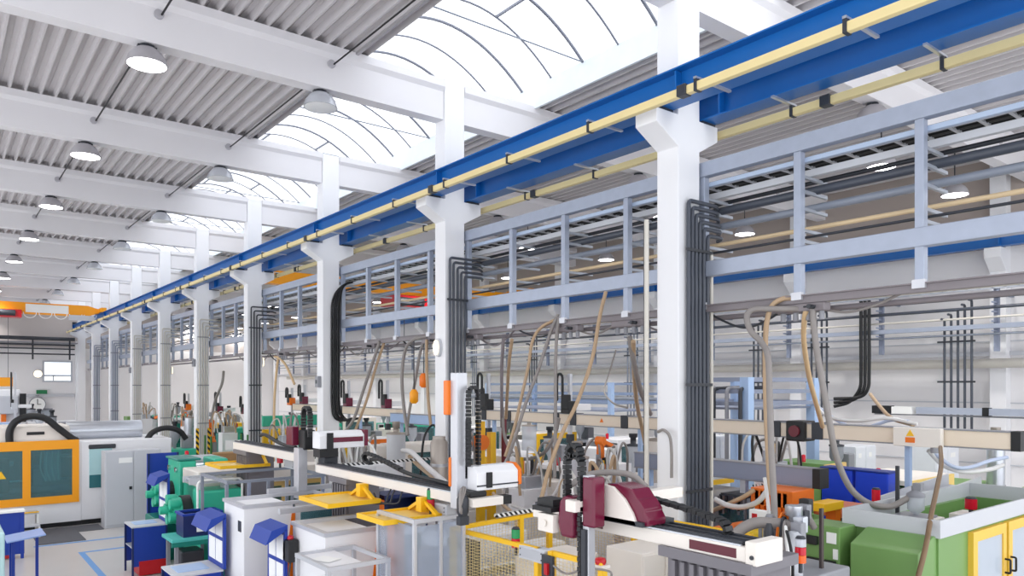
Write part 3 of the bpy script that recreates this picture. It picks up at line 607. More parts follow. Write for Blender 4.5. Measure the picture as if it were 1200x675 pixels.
# yellow and orange covered unit beyond the near beam
t = T('handling_unit', 'yellow and orange covered handling unit behind the near robot beam', 'machine', (9.3,6.3,0))
MB().box(9.0,10.1,5.95,6.75,0,1.35).build('base', MGREY, t, bev=.02)
MB().prism([(5.9,1.4),(6.25,1.4),(6.3,1.62),(6.2,1.74),(5.9,1.74)],'x',9.05,9.9).build('yellow_cover', M('lemon_paint','#f6d21c',.35), t, bev=.04)
MB().prism([(6.28,1.38),(6.8,1.38),(6.8,1.66),(6.7,1.74),(6.3,1.72)],'x',9.0,9.75).build('orange_cover', ORAN, t, bev=.04)
MB().box(9.1,9.6,6.1,6.7,1.35,1.42).build('plate', DARK, t)
# ---------------------------------------------------------------- machines with sliding doors at the aisle
def door_machine(label, x0, y0, y1, h, orange_z, group='white moulding machines at the aisle'):
    t = T('moulding_machine', label, 'machine', (x0,(y0+y1)/2,0), 0, group)
    L = 3.4; MB().box(x0+.05,x0+L,y0+.05,y1-.05,0,.75).build('bed', ORAN, t, bev=.02)
    MB().box(x0,x0+.75,y0,y1,.45,h).build('sliding_guard', WHITE, t, bev=.012)
    MB().box(x0-.008,x0+.55,y0-.008,y1,.06,orange_z).build('orange_skirt', ORAN, t, bev=.008)
    MB().prism([(x0+.55,.3),(x0+.78,.3),(x0+.78,h-.05),(x0+.74,h-.05)],'y',y0-.014,y0).build('orange_edge', ORAN, t)
    m = MB().ring((x0-.02,x0+1.5,y0-.02,y1+.02),(x0+.06,x0+1.44,y0+.06,y1-.06),'z',h,h+.05)
    m.build('top_rail', ALU, t)
    MB().box(x0+.8,x0+1.5,y0+.02,y0+.05,.8,h).build('window_frame', WHITE, t); MB().box(x0+.88,x0+1.42,y0+.005,y0+.02,.95,h-.12).build('window', TINT, t)
    MB().box(x0+1.0,x0+1.25,y0+.1,y1-.1,.75,h-.3).build('platen', DARK, t, bev=.02)
    for a in (y0+.25,y1-.25): MB().cyl((x0+.75,a,1.25),(x0+2.2,a,1.25),.05,10).build('tie_bar', CHROME, t)
    MB().box(x0+1.6,x0+L,y0+.1,y1-.1,.75,1.55).build('injection_cover', WHITE, t, bev=.03)
    MB().lathe([(.05,1.5),(.22,1.75),(.24,2.05)],(x0+2.3,(y0+y1)/2,0),14).build('hopper', STEEL, t)
    MB().box(x0+.0-.006,x0,y0+.1,y0+.24,h-.36,h-.2).build('rating_plate', DARK, t)
    return t
door_machine('white moulding machine with an orange base behind the blue document stand', 3.62,11.0,11.92,1.98,.62)
door_machine('white moulding machine with a black control box on its end, nearer the fence', 3.92,8.82,9.88,1.88,.45)
t = T('control_pendant', 'black control box with a red button hung on the white machine end', 'pendant', (3.8,9.7,1.4))
MB().box(3.76,3.9,9.62,9.84,1.42,1.72).build('housing', BLACK, t, bev=.015); MB().lathe([(.04,0),(.045,.03),(.02,.05)],(3.83,9.73,1.72),12).build('button', RED, t)
MB().tube(curve([(3.82,9.7,1.42),(3.78,9.66,1.2),(3.8,9.6,.9),(3.84,9.6,.5)]),.012,6).build('cable', DARK, t)
# aluminium rails between the two machines
for k,(x0,x1,y,z,la) in enumerate(((4.0,5.3,10.55,1.92,'white aluminium rail lying across the white machine behind the pendant'),(4.35,5.9,11.98,2.02,'pale rail along the back of the white machine with the orange base'))):
    tag(MB().box(x0,x1,y,y+.09,z,z+.07).box(x0,x1,y+.02,y+.07,z+.07,z+.08).build('profile_rail', ALU), la, 'rail')
# small parts table: aluminium frame with paper
t = T('sorting_table', 'aluminium frame table holding a sheet of paper beside the glazed enclosure', 'table', (3.95,7.7,0))
zt = 1.75; MB().ring((3.5,4.3,7.8,8.75),(3.545,4.255,7.845,8.705),'z',zt-.05,zt).build('frame', ALU, t); MB().box(3.54,4.0,7.84,8.71,zt-.045,zt-.03).build('table_top', WHITE, t)
MB().obox((3.7,8.3,zt-.02),(.22,.3,.004),rz=.4).build('sheet', PAPER, t)
for x in (3.525,4.275):
    for y in (7.825,8.725): MB().box(x-.022,x+.022,y-.022,y+.022,0,zt-.05).build('leg', ALU, t)
# glazed aluminium enclosure
t = T('guard_enclosure', 'aluminium guard enclosure with clear panels in front of the small yellow tray', 'enclosure', (4.6,7.5,0))
GX0,GX1,GY0,GY1,GZ = 4.4,5.08,7.42,8.3,2.2
for x,y in ((GX0,GY0),(GX0,GY1),(GX1,GY0),(GX0+.35,GY0)): MB().box(x-.022,x+.022,y-.022,y+.022,0,GZ).build('post', ALU, t, bev=.004)
MB().box(GX0-.022,GX0+.022,GY0-.022,GY1,GZ,GZ+.045).build('top_rail', ALU, t); MB().box(GX0+.022,GX1,GY0-.022,GY0+.022,GZ,GZ+.045).build('top_rail', ALU, t)
MB().box(GX0-.004,GX0+.004,GY0+.03,GY1-.03,.15,GZ-.04).build('panel', POLY, t); MB().box(GX0+.03,GX1-.03,GY0-.004,GY0+.004,.15,GZ-.04).build('panel', POLY, t)
t = T('wall_switch', 'white switch box on the corner post of the glazed enclosure', 'switch', (4.36,7.4,1.25)); MB().box(4.33,4.378,7.35,7.47,1.25,1.5).build('housing', PAPER, t, bev=.008); MB().box(4.32,4.33,7.38,7.44,1.33,1.42).build('rotary_knob', BLACK, t)
t = T('moulding_machine', 'moulding machine seen through the clear enclosure, with an orange column', 'machine', (5.5,8.3,0))
MB().box(4.75,7.5,7.62,8.2,0,.9).build('bed', WHITE, t, bev=.02); MB().box(4.9,5.6,7.65,8.15,.9,1.6).build('clamp_block', GREYB, t, bev=.03); MB().box(4.7,4.85,8.02,8.2,.2,2.1).build('orange_column', ORAN, t)
MB().box(5.6,5.8,7.65,8.15,.9,1.7).build('platen', DARK, t); MB().cyl((5.8,7.9,1.25),(6.8,7.9,1.25),.14,14).build('barrel', STEEL, t); MB().box(6.6,7.4,7.68,8.12,.9,1.5).build('injection_cover', WHITE, t, bev=.03)
t.location.y += .42
OX = .32
t = T('oven_cabinet', 'dark blue open cabinet under the middle yellow tray', 'cabinet', (5.6,10.6,0)); MB().box(5.3,6.1,10.4,10.9,0,1.55).build('body', NAVY, t, bev=.01); MB().ring((5.3,6.1,1.55,2.06),(5.35,6.05,1.6,2.0),'y',10.4,10.9).build('hood', NAVY, t); MB().box(5.35,6.05,10.86,10.89,1.6,2.0).build('back', NAVY, t); MB().box(5.35,6.05,10.38,10.85,1.56,1.59).build('shelf', COBALT, t)
MB().box(5.1,5.27,10.35,10.8,0,2.0).build('side_panel', ORAN, t)
t.location.x += OX
# grey guard frame behind the first machine
t = T('tubular_guard', 'grey tubular guard frame in front of the long white and teal machine', 'guard frame', (4.8,13.4,0))
for x in (4.0,4.38,4.72,5.06,5.4,5.75): MB().box(x-.025,x+.025,13.0,13.05,0,2.1).build('post', GREYB if x in (4.38,5.75) else PIPEM, t)
MB().ring((4.0,5.8,13.0,14.6),(4.05,5.75,13.05,14.55),'z',2.1,2.15).build('top_rail', PIPEM, t); MB().box(4.0,4.05,14.55,14.6,0,2.1).box(5.75,5.8,14.55,14.6,0,2.1).build('post', PIPEM, t)
for x in (5.9,6.5): tag(MB().box(x-.06,x+.06,12.6,12.72,0,2.2).build('steel_post', LBLUE), ['pale blue post behind the third robot','second pale blue post, farther from the grey guard frame'][0 if x < 6 else 1], 'post')
# long white and teal machine behind the guard frame
t = T('moulding_machine', 'long white machine with teal and yellow panels behind the grey guard frame', 'machine', (5.5,16.4,0))
MB().box(4.3,8.0,15.9,17.0,0,.9).build('bed', TEAL, t, bev=.02); MB().box(4.3,8.0,15.85,17.05,1.7,2.02).build('top_cover', CREAM, t, bev=.02); MB().box(4.32,5.2,15.87,17.03,.9,1.7).build('teal_panel', TEAL, t); MB().box(5.2,7.98,15.9,17.0,.9,1.7).build('yellow_panel', M('sand_yellow','#e8c277',.45), t)
for x in (5.3,6.2,7.1): MB().box(x,x+.75,15.885,15.9,1.0,1.6).build('window', TINT, t)
# teal toggle press in front of it
t = T('toggle_press', 'teal clamping unit with two star shaped heads behind the cobalt bench', 'machine', (3.9,17.6,0))
MB().box(3.75,5.2,17.2,18.0,0,.95).build('base', TEALD, t, bev=.03); MB().box(4.25,4.6,17.1,18.1,.95,2.15).build('platen', TEAL, t, bev=.03); MB().box(5.0,5.3,17.15,18.05,.95,2.15).build('platen', TEAL, t, bev=.03)
for y in (17.3,17.9):
    for z in (1.25,1.95): MB().cyl((4.2,y,z),(5.1,y,z),.06,10).build('tie_bar', CHROME, t)
def star_head(t, x, y, z, s=1):
    m = MB()
    for k in range(5):
        a = 2*PI*k/5; c = (x,y+.17*s*math.cos(a),z+.17*s*math.sin(a)); m.lathe([(.085*s,-.12),(.085*s,.06),(.05*s,.1)],c,12,'x')
    m.lathe([(.2*s,-.05),(.2*s,.12)],(x,y,z),18,'x').lathe([(.07*s,-.26),(.07*s,0)],(x,y,z),12,'x'); o = m.build('star_head', TEAL, t, bev=0)
    MB().lathe([(.22*s,.12),(.22*s,.3)],(x,y,z),18,'x').build('black_ring', BLACK, o)
star_head(t, 3.98,17.75,1.4,1.2); star_head(t, 3.8,15.75,1.33,1.2)
MB().cyl((4.1,15.75,1.33),(4.6,15.75,1.33),.1,14).build('cylinder', TEALD, t); MB().box(4.0,4.28,15.6,17.2,.9,1.15).build('bracket', TEAL, t, bev=.03); MB().cyl((4.05,17.75,1.38),(4.25,17.75,1.38),.18,14).build('cylinder', TEALD, t)
MB().box(4.2,4.7,17.08,18.12,2.15,2.2).build('top_plate', TEALD, t, bev=.02)
t = T('injection_unit', 'teal injection unit with a white handrail beside the toggle press', 'machine', (5.0,15.0,0))
MB().box(4.15,4.92,15.0,15.6,0,1.25).build('base', TEAL, t, bev=.03); MB().box(4.12,4.95,14.98,15.62,1.25,1.75).build('cover', TEAL, t, bev=.05)
MB().tube(elbow([(4.05,14.97,.9),(4.05,14.97,1.95),(4.9,14.97,1.95),(4.9,14.97,.9)],.1),.025,8).build('handrail', PAPER, t)
m = MB()
for k in range(6): m.cyl((4.0+.12*k,15.1,1.95),(4.0+.12*k,15.5,1.95),.03,8)
m.build('roller', STEEL, t); [MB().box(3.92,4.75,a,a+.05,1.88,2.0).build('roller_side', LGREY, t) for a in (15.05,15.5)]; [MB().box(a,a+.06,15.2,15.4,1.75,1.9).build('roller_leg', LGREY, t) for a in (4.15,4.6)]
# teal table with a navy crate
t = T('work_table', 'teal topped work table carrying the navy crate', 'table', (3.95,14.6,0)); MB().box(3.4,4.72,14.2,14.95,.96,1.02).build('table_top', M('pale_teal','#4fbcb4',.4), t, bev=.008); MB().box(3.4,4.72,14.2,14.25,.88,.96).build('apron', TEALD, t)
for x in (3.5,4.6):
    for y in (14.3,14.88): MB().box(x-.03,x+.03,y-.03,y+.03,0,.96).build('leg', MGREY, t)
MB().box(3.5,4.6,14.3,14.88,.35,.4).build('shelf', MGREY, t); MB().box(3.6,4.0,14.35,14.8,.4,.75).build('pump', DARK, t, bev=.03); MB().lathe([(.1,0),(.12,.3),(.05,.36)],(4.25,14.5,.4),14).build('motor', STEEL, t)
t = T('storage_crate', 'navy plastic crate with a white label on the teal table', 'crate', (3.95,14.55,1.02))
cx0,cx1,cy0,cy1,cz = 3.62,4.3,14.3,14.8,1.02
MB().ring((cx0,cx1,cy0,cy1),(cx0+.02,cx1-.02,cy0+.02,cy1-.02),'z',cz,cz+.4).build('wall', NAVY, t); MB().box(cx0+.02,cx1-.02,cy0+.02,cy1-.02,cz,cz+.02).build('bottom', NAVY, t)
MB().ring((cx0-.02,cx1+.02,cy0-.02,cy1+.02),(cx0+.03,cx1-.03,cy0+.03,cy1-.03),'z',cz+.39,cz+.43).build('rim', COBALT, t)
MB().box(3.85,4.2,cy0-.004,cy0,cz+.08,cz+.22).build('label_sticker', PAPER, t)
# cobalt benches with document boards
def bench(label, x0, x1, y0, y1, h, board, group='cobalt packing benches'):
    t = T('packing_bench', label, 'bench', ((x0+x1)/2,(y0+y1)/2,0), 0, group)
    MB().box(x0,x1,y0,y1,h-.03,h).build('table_top', LGREY, t, bev=.004); MB().box(x0+.01,x1,y0,y0+.02,.2,h-.03).build('side_panel', COBALT, t); MB().box(x0+.02,x1,y1-.02,y1,.2,h-.03).build('side_panel', COBALT, t)
    MB().box(x1-.02,x1,y0,y1,.2,h-.03).build('back_panel', COBALT, t); MB().box(x0+.02,x1-.02,y0+.02,y1-.02,.55,.57).build('shelf', LGREY, t)
    for x in (x0+.02,x1-.02):
        for y in (y0+.015,y1-.015): MB().box(x-.018,x+.018,y-.018,y+.018,0,h-.03).build('leg', NAVY, t)
    if board:
        bx = x1+.02; MB().box(bx-.02,bx+.02,y0,y1,h,h+board).build('board', COBALT, t); m = MB()
        for k in range(2):
            for j in range(2): m.box(bx-.026,bx-.02,y0+.06+k*(y1-y0-.1)/2,y0+.03+(k+1)*(y1-y0-.1)/2,h+.08+j*.4,h+.42+j*.4)
        m.build('document', PAPER, t); MB().prism([(bx-.28,h+board-.18),(bx-.2,h+board+.0),(bx+.02,h+board+.06),(bx+.02,h+board)],'y',y0,y1).build('lamp_hood', M('hood_blue','#10399a',.55), t)
        MB().cyl((bx-.2,y0+.05,h+board-.08),(bx-.2,y1-.05,h+board-.08),.03,10).build('tube_lamp', PAPER, t)
        MB().box(x0+.1,x1-.15,y0+.2,y1-.15,h,h+.012).build('document_tray', LBLUE, t)
    return t
bench('cobalt bench with grey top, open shelf and document board by the teal press', 3.12,3.78,16.12,16.85,1.0,.95)
tag(MB().box(3.25,3.75,16.1,16.7,.02,.3).build('parts_bin', RED), 'red plastic bin under the cobalt bench by the teal press', 'bin')
t = T('board_panel', 'tall cobalt panel standing between the grey locker and the teal press', 'panel', (3.95,18.9,0)); MB().box(3.98,4.68,18.88,18.94,.1,2.2).build('sheet', COBALT, t, bev=.008)
for x in (4.01,4.65): MB().box(x-.02,x+.02,18.86,18.96,0,2.2).build('post', NAVY, t)
bench('cobalt bench with a document board and blue hood beside the white machine', 2.8,3.5,11.55,12.35,1.0,.78)
bench('cobalt document stand standing close in front of the orange based machine', 2.98,3.76,9.75,10.4,.95,.9)
# document board behind the bench, left machines, locker
t = T('moulding_machine', 'big white moulding machine with orange framed windows at the hall side', 'machine', (2,24,0))
MB().box(-3.5,3.2,23.5,25.2,.14,2.3).build('guard_housing', WHITE, t, bev=.02); MB().ring((-3.5,3.2,.14,2.3),(.3,3.05,.75,2.15),'y',23.0,23.5).build('guard_front', WHITE, t); MB().box(3.2,5.5,23.02,25.2,.14,2.28).build('end_housing', WHITE, t, bev=.02); MB().box(-3.3,5.3,23.15,25.0,0,.14).build('plinth', BLACK, t)
MB().box(-3.5,.28,22.96,23.0,.66,2.34).build('door', AMBR, t)
m = MB(); m.ring((.3,1.96,.66,2.34),(.45,1.87,.86,2.1),'y',22.94,23.0).ring((1.96,3.15,.66,2.34),(2.05,2.99,.86,2.1),'y',22.94,23.0)
dr = m.build('door', AMBR, t); 
for a,b in ((.45,1.87),(2.05,2.99)): MB().box(a,b,22.965,22.975,.86,2.1).build('window', TINT, dr)
MB().prism([(1.3,1.4),(1.52,1.4),(1.41,1.6)],'y',22.955,22.965).build('warning_sign', YELL, dr)
MB().box(3.4,3.95,22.995,23.02,1.0,2.14).build('side_window', M('aqua_pane','#b4d9dc',.15), t); MB().box(3.4,3.95,22.975,22.996,1.0,1.35).build('window_shade', M('aqua_dark','#2f6f76',.3), t); MB().box(3.38,4.05,22.96,23.02,2.06,2.18).build('window_hood', DARK, t, bev=.03)  # side window has a darker teal band across its lower part
MB().box(.3,3.05,23.49,23.5,.75,2.15).build('inner_back', M('machine_inside','#7e9aa0',.5), t)
for z,a,b,r in ((1.02,.35,3.0,.09),(1.28,1.5,3.0,.05),(1.9,2.4,3.0,.06),(1.75,.4,1.7,.08)): MB().cyl((a,23.3,z),(b,23.3,z),r,10).build('inner_pipe', CHROME if r < .09 else GREYB, t)
for a,b,c,d,mt in ((2.15,2.3,1.7,1.95,BLACK),(2.35,2.75,1.25,2.08,LGREY),(2.1,2.35,1.15,1.6,PIPEM),(1.0,1.6,1.0,1.9,DARK),(2.05,3.0,.76,.95,DARK),(.4,.9,.9,1.6,PIPEM)): MB().box(a,b,23.12,23.45,c,d).build('inner_block', mt, t, bev=.03)
for k in range(4): MB().tube(curve([(2.3+.13*k,23.1,2.05),(2.28+.13*k,23.08,1.6),(2.4+.1*k,23.08,1.25)]),.018,6).build('inner_hose', PAPER, t)
# machine top gear
MB().box(1.3,3.0,23.4,24.8,2.3,2.72).build('injection_block', CREAM, t, bev=.06); MB().lathe([(.35,-3.4),(.35,1.2)],(0,24.1,2.55),18,'x').build('barrel', STEEL, t); MB().lathe([(.28,3.0),(.28,4.9)],(0,24.1,2.5),18,'x').build('barrel', STEEL, t)
MB().box(2.0,2.4,23.38,23.4,2.48,2.56).build('control_display', BLACK, t)
q = tag(MB().tube(curve([(1.62,23.3,2.25),(1.62,23.3,2.6),(1.75,23.3,2.85),(2.05,23.3,2.98),(2.4,23.3,2.92),(2.7,23.3,2.65),(3.0,23.3,2.38),(3.15,23.3,2.28)]),.09,12).build('corrugated_hose', BLACK), 'fat black hose arching over the orange windowed machine', 'hose')
q = tag(MB().tube(curve([(4.9,23.4,2.2),(5.1,23.4,2.45),(5.45,23.4,2.55),(5.8,23.4,2.45),(6.0,23.4,2.2)]),.08,12).build('corrugated_hose', BLACK), 'black hose arch at the end of the orange windowed machine, above the locker', 'hose')
t = T('locker', 'tall pale grey two door locker beside the orange windowed machine', 'locker', (4.4,22.3,0))
MB().box(3.62,5.0,22.05,22.6,0,2.04).build('body', LGREY, t, bev=.012)
for a,b in ((3.65,4.3),(4.32,4.97)): d = MB().box(a,b,22.03,22.05,.08,2.0).build('door', LGREY, t, bev=.005)
MB().box(4.2,4.27,22.015,22.03,1.0,1.08).build('lock', BLACK, d); MB().box(3.95,4.28,22.025,22.03,1.72,1.86).build('name_card', PAPER, d)
for k,(a,b,c,d,la) in enumerate(((2.0,3.0,20.75,22.9,'black rubber mat in front of the orange windowed machine'),(3.0,3.6,22.0,22.9,'narrow black rubber mat beside the grey locker'))):
    tag(MB().box(a,b,c,d,.0,.018).build('rubber_mat', MAT_, bev=.005), la, 'mat')
t = T('step_stool', 'grey step with a yellow edge beside the orange windowed machine', 'step', (2.0,22.0,0)); MB().box(1.75,2.15,22.1,22.6,.55,.59).build('upper_tread', LGREY, t); MB().box(1.75,2.15,21.8,22.1,.28,.32).build('lower_tread', LGREY, t); MB().box(1.75,2.15,22.08,22.1,.59,.62).build('edge_strip', YELL, t)
for x in (1.77,2.13): MB().prism([(21.78,0),(22.6,0),(22.6,.55),(22.1,.55),(22.1,.28),(21.78,.28)],'x',x-.02,x+.02).build('side_plate', PAPER, t)
# workstation at the picture edge
def edge_bench():
    t = T('packing_bench', 'cobalt workstation with a white top in front of the orange windows', 'bench', (1.2,19.4,0), 0, 'cobalt packing benches')
    MB().box(-.2,1.62,19.45,19.5,.1,1.02).build('board', COBALT, t); MB().box(-.2,1.63,19.4,19.75,1.02,1.06).build('shelf', PAPER, t); MB().box(.9,1.58,19.72,19.76,.1,1.02).build('back_panel', COBALT, t)
    for x in (.2,1.58): MB().box(x-.03,x+.03,19.42,19.48,0,1.0).build('leg', COBALT, t)
edge_bench()
tag(MB().box(.95,1.4,19.5,19.7,.02,.3).build('parts_bin', RED), 'red plastic bin under the cobalt workstation', 'bin')
t = T('side_table', 'small pale blue tilted shelf on cobalt legs beside the workstation', 'table', (1.45,16.8,0)); MB().obox((1.4,16.75,.95),(.62,.75,.03),ry=-.12).build('table_top', M('shelf_blue','#9cb4e8',.35), t, bev=.01)
for x,y in ((1.2,16.5),(1.2,17.0),(1.62,17.0),(1.22,16.75)): MB().box(x-.025,x+.025,y-.025,y+.025,0,.93).build('leg', COBALT, t)
t = T('washing_machine_unit', 'pale aqua cabinet at the edge of the aisle', 'cabinet', (.5,15.2,0)); MB().box(-.1,.95,14.6,15.8,.05,1.4).build('body', M('pale_aqua','#bfe3e6',.4), t, bev=.03); MB().box(-.05,.9,14.65,15.75,0,.05).build('plinth', DARK, t); MB().box(-.02,.87,14.58,14.6,.2,1.3).build('door', M('pale_aqua2','#cdeaec',.4), t)
# ---------------------------------------------------------------- green machine close by
t = T('moulding_machine', 'green moulding machine with a light grey open rim and yellow framed doors', 'machine', (10,4.1,0))
X0,Y0,Y1_,X1 = 8.78,3.5,4.62,12.6
MB().box(X0+.03,X1-.03,Y0+.03,Y1_-.03,0,1.6).build('body', GREEN, t); MB().ring((X0+.03,X1-.03,Y0+.03,Y1_-.03),(X0+.1,X1-.1,Y0+.1,Y1_-.1),'z',1.6,2.1).build('wall', GREEN, t); MB().box(9.7,10.3,4.05,4.52,1.6,2.1).box(10.8,11.25,3.85,4.2,1.6,2.08).build('mounting_block', CREAM, t, bev=.01); MB().box(9.0,9.6,3.7,4.4,1.6,1.95).build('platen', DARK, t, bev=.03); MB().box(11.4,12.3,3.7,4.4,1.6,1.9).build('injection_cover', GREEND, t, bev=.03)
MB().ring((X0,X1,Y0,Y1_),(X0+.03,X1-.03,Y0+.03,Y1_-.03),'z',2.1,2.3).build('rim', LGREY, t)
MB().prism([(X0+.05,.3),(8.35,.3),(8.35,1.98),(X0-.05,2.12),(X0+.05,2.12)],'y',3.55,4.3).build('end_hood', GREEN, t, bev=.012)
MB().box(8.42,X0+.1,4.46,4.95,.3,2.12).build('side_box', GREEN, t, bev=.015); [MB().box(8.36,8.42,a,b,c,d).build('switch_unit', BLACK, t, bev=.006) for a,b,c,d in ((4.72,4.9,1.88,1.98),(4.5,4.64,1.5,1.72),(4.7,4.86,1.5,1.72))]; [MB().box(8.41,8.42,a,b,c,d).build('label_plate', PAPER, t) for a,b,c,d in ((4.5,4.62,1.92,2.05),(4.48,4.54,1.74,1.86))]
m = MB()
for k,(a,b) in enumerate(((9.62,10.66),(10.74,12.3))):
    m = MB().ring((a,b,.2,2.07),(a+.13,b-.1,.32,1.95),'y',Y0-.03,Y0+.03)
    d = m.build('door', M('door_yellow','#eebf45',.4), t); MB().box(a+.13,b-.1,Y0-.012,Y0,.32,1.95).build('window', M('door_pane','#b9c3cf',.15), d)
    hx = b-.05 if k == 0 else a+.06
    MB().tube(elbow([(hx,Y0-.03,1.62),(hx,Y0-.09,1.62),(hx,Y0-.09,1.45),(hx,Y0-.03,1.45)],.02),.014,6).build('handle', BLACK, d)
t = T('material_loader', 'small clear hopper loader with grey hoses on the green machine rim', 'loader', (10.0,4.05,2.1))
MB().box(9.8,10.2,4.1,4.5,2.1,2.13).build('base_plate', MGREY, t); MB().lathe([(.03,2.13),(.04,2.15),(.1,2.2),(.1,2.36)],(10,4.28,0),16).build('clear_hopper', FROST, t); MB().lathe([(.11,2.36),(.11,2.4),(.05,2.44),(.05,2.5)],(10,4.28,0),16).box(9.95,10.05,4.2,4.3,2.46,2.54).build('loader_head', MGREY, t)
tag(MB().bar((10.02,4.52,2.1),(10.02,4.52,2.74),.04).build('steel_post', DARK), 'dark square post standing inside the green machine rim', 'post')
beacon('red beacon on a grey block over the far rim of the green machine', 10.02,4.8,2.16,'r',.24,.055)
beacon('red beacon inside the grey rim of the green machine, by the doors', 11.0,4.0,2.08,'r',.2,.075)
# pipework between the ribbed pillar and the green machine
t = T('dosing_unit', 'tangle of grey dosing pipes and valves between the ribbed pillar and green machine', 'dosing unit', (7.4,4.1,0))
MB().box(7.0,7.9,3.9,4.6,0,1.75).build('cabinet', MGREY, t, bev=.02)
MB().lathe([(.1,1.75),(.1,2.05),(.05,2.12),(.05,2.3),(.09,2.32),(.09,2.42)],(7.3,4.2,0),14).build('canister', STEEL, t); MB().lathe([(.09,1.75),(.09,2.15),(.04,2.2)],(7.05,4.05,0),14).build('canister', FROST, t)
MB().tube(curve([(6.95,4.75,1.6),(6.95,4.72,2.0),(7.05,4.55,2.2),(7.2,4.35,2.22),(7.3,4.2,2.2)]),.06,10).build('elbow_pipe', HOSEG, t); MB().tube(curve([(6.7,4.35,1.55),(6.75,4.25,1.85),(6.9,4.12,1.95),(7.05,4.05,1.95)]),.055,10).build('elbow_pipe', M('cream_hose','#d2a77f',.5), t)
for k in range(5): MB().box(7.1+.14*k,7.2+.14*k,4.0+.06*k,4.12+.06*k,2.1+.05*k,2.28+.04*k).build('valve_block', (MGREY,STEEL,DARK,MGREY,BLACK)[k], t, bev=.01)
MB().tube(curve([(7.6,4.4,2.2),(7.9,4.5,2.3),(8.2,4.6,2.2),(8.4,4.6,2.0)]),.04,8).build('elbow_pipe', HOSEG, t)
for x,y,z0,z1,r,mt in ((7.25,4.45,1.75,2.3,.07,MGREY),(7.5,4.3,1.75,2.2,.08,STEEL),(7.0,4.3,1.75,2.25,.05,DARK)): MB().lathe([(r,z0),(r,z1-.08),(r*.5,z1)],(x,y,0),12).build('canister', mt, t)
for k in range(5): MB().tube(curve([(6.95+.05*k,4.0+.05*k,1.7),(6.85+.06*k,3.95+.08*k,2.0),(7.0+.08*k,4.1+.06*k,2.2+.03*k),(7.3+.06*k,4.3,2.0)]),.016,6).build('air_hose', (BLACK,PAPER,HOSEG,DARK,ORAN)[k], t)
MB().box(6.93,7.0,3.98,4.3,1.3,1.6).build('control_face', DARK, t, bev=.01)
t.location = (7.22,4.17,.12)
tag(MB().bar((7.4,4.12,0),(7.4,4.12,2.5),.045,.03).build('steel_post', M('dark_brown','#463b39',.5)), 'brown steel post beside the dosing pipes', 'post')
# ---------------------------------------------------------------- second machine row and the wall side
def imm(label, x, y, L=4.6, w=1.3, main=GREEN, guard=CREAM, top=None, h=2.0, hop=True, frame=None, beac='r', group='moulding machines of the second hall', flip=False):
    t = T('moulding_machine', label, 'machine', (x,y,0), 0, group); a = w/2; f = frame or guard
    B = lambda *q: MB().box(*q)
    B(0,L,-a,a,.1,.85).build('bed', main, t, bev=.02, w=False)
    m = MB()
    for k in range(4): m.box(.2+k*(L-.5)/3,.35+k*(L-.5)/3,-a+.05,a-.05,0,.1)
    m.build('levelling_feet', DARK, t, w=False)
    B(0,.5,-a+.08,a-.08,.85,h-.25).build('toggle_housing', main, t, bev=.03, w=False)
    g0, g1 = .5, L*.5
    MB().ring((g0,g1,.85,h),(g0+.14,g1-.14,1.0,h-.2),'y',-a-.03,-a+.02).build('guard_door', f, t, w=False)
    B(g0+.14,g1-.14,-a-.01,-a+.005,1.0,h-.2).build('window', TINT, t, w=False)
    B(g0,g1,-a+.02,a,h-.09,h).build('guard_roof', guard, t, w=False); B(g0,g1,a-.04,a,.85,h-.09).build('rear_guard', guard, t, w=False)
    for k in (.62,.9): B(g0+(g1-g0)*k-.1,g0+(g1-g0)*k+.1,-a+.15,a-.15,.85,h-.3).build('platen', DARK if main is not GREEN else GREEND, t, bev=.02, w=False)
    m = MB()
    for yy in (-a*.5,a*.5):
        for z in (1.05,1.5): m.cyl((.4,yy,z),(g1,yy,z),.045,8)
    m.build('tie_bars', CHROME, t, w=False)
    MB().lathe([(.13,g1),(.13,g1+.6)],(0,0,1.28),12,'x').build('barrel', STEEL, t, w=False)
    B(g1+.55,L-.1,-a*.75,a*.75,.85,h-.35).build('injection_cover', top or main, t, bev=.04, w=False)
    if hop:
        hx = g1+.8; MB().lathe([(.05,h-.35),(.06,h-.2),(.17,h+.02),(.17,h+.3)],(hx,0,0),14).build('hopper', FROST if hop == 'clear' else M('hopper_grey','#9a9da6',.5), t, w=False); MB().lathe([(.185,h+.3),(.185,h+.34),(.07,h+.36),(.07,h+.5),(.1,h+.51),(.1,h+.6)],(hx,0,0),14).build('hopper_lid', DARK, t, w=False)
        MB().box(hx+.25,hx+.55,-.2,.2,h-.35,h+.1).build('mould_heater', MGREY, t, bev=.02, w=False)
    B(g1+.08,g1+.42,-a-.12,-a,1.15,1.75).build('control_panel', LGREY, t, bev=.02, w=False); B(g1+.12,g1+.38,-a-.125,-a-.12,1.42,1.7).build('screen', BLACK, t, w=False)
    if beac: MB().lathe([(.05,h),(.05,h+.16),(.02,h+.18)],(g0+.2,0,0),10).build('beacon', LEDR if beac == 'r' else LEDO, t, w=False)
    return t
SAND = M('sand_yellow','#e8c277',.45)
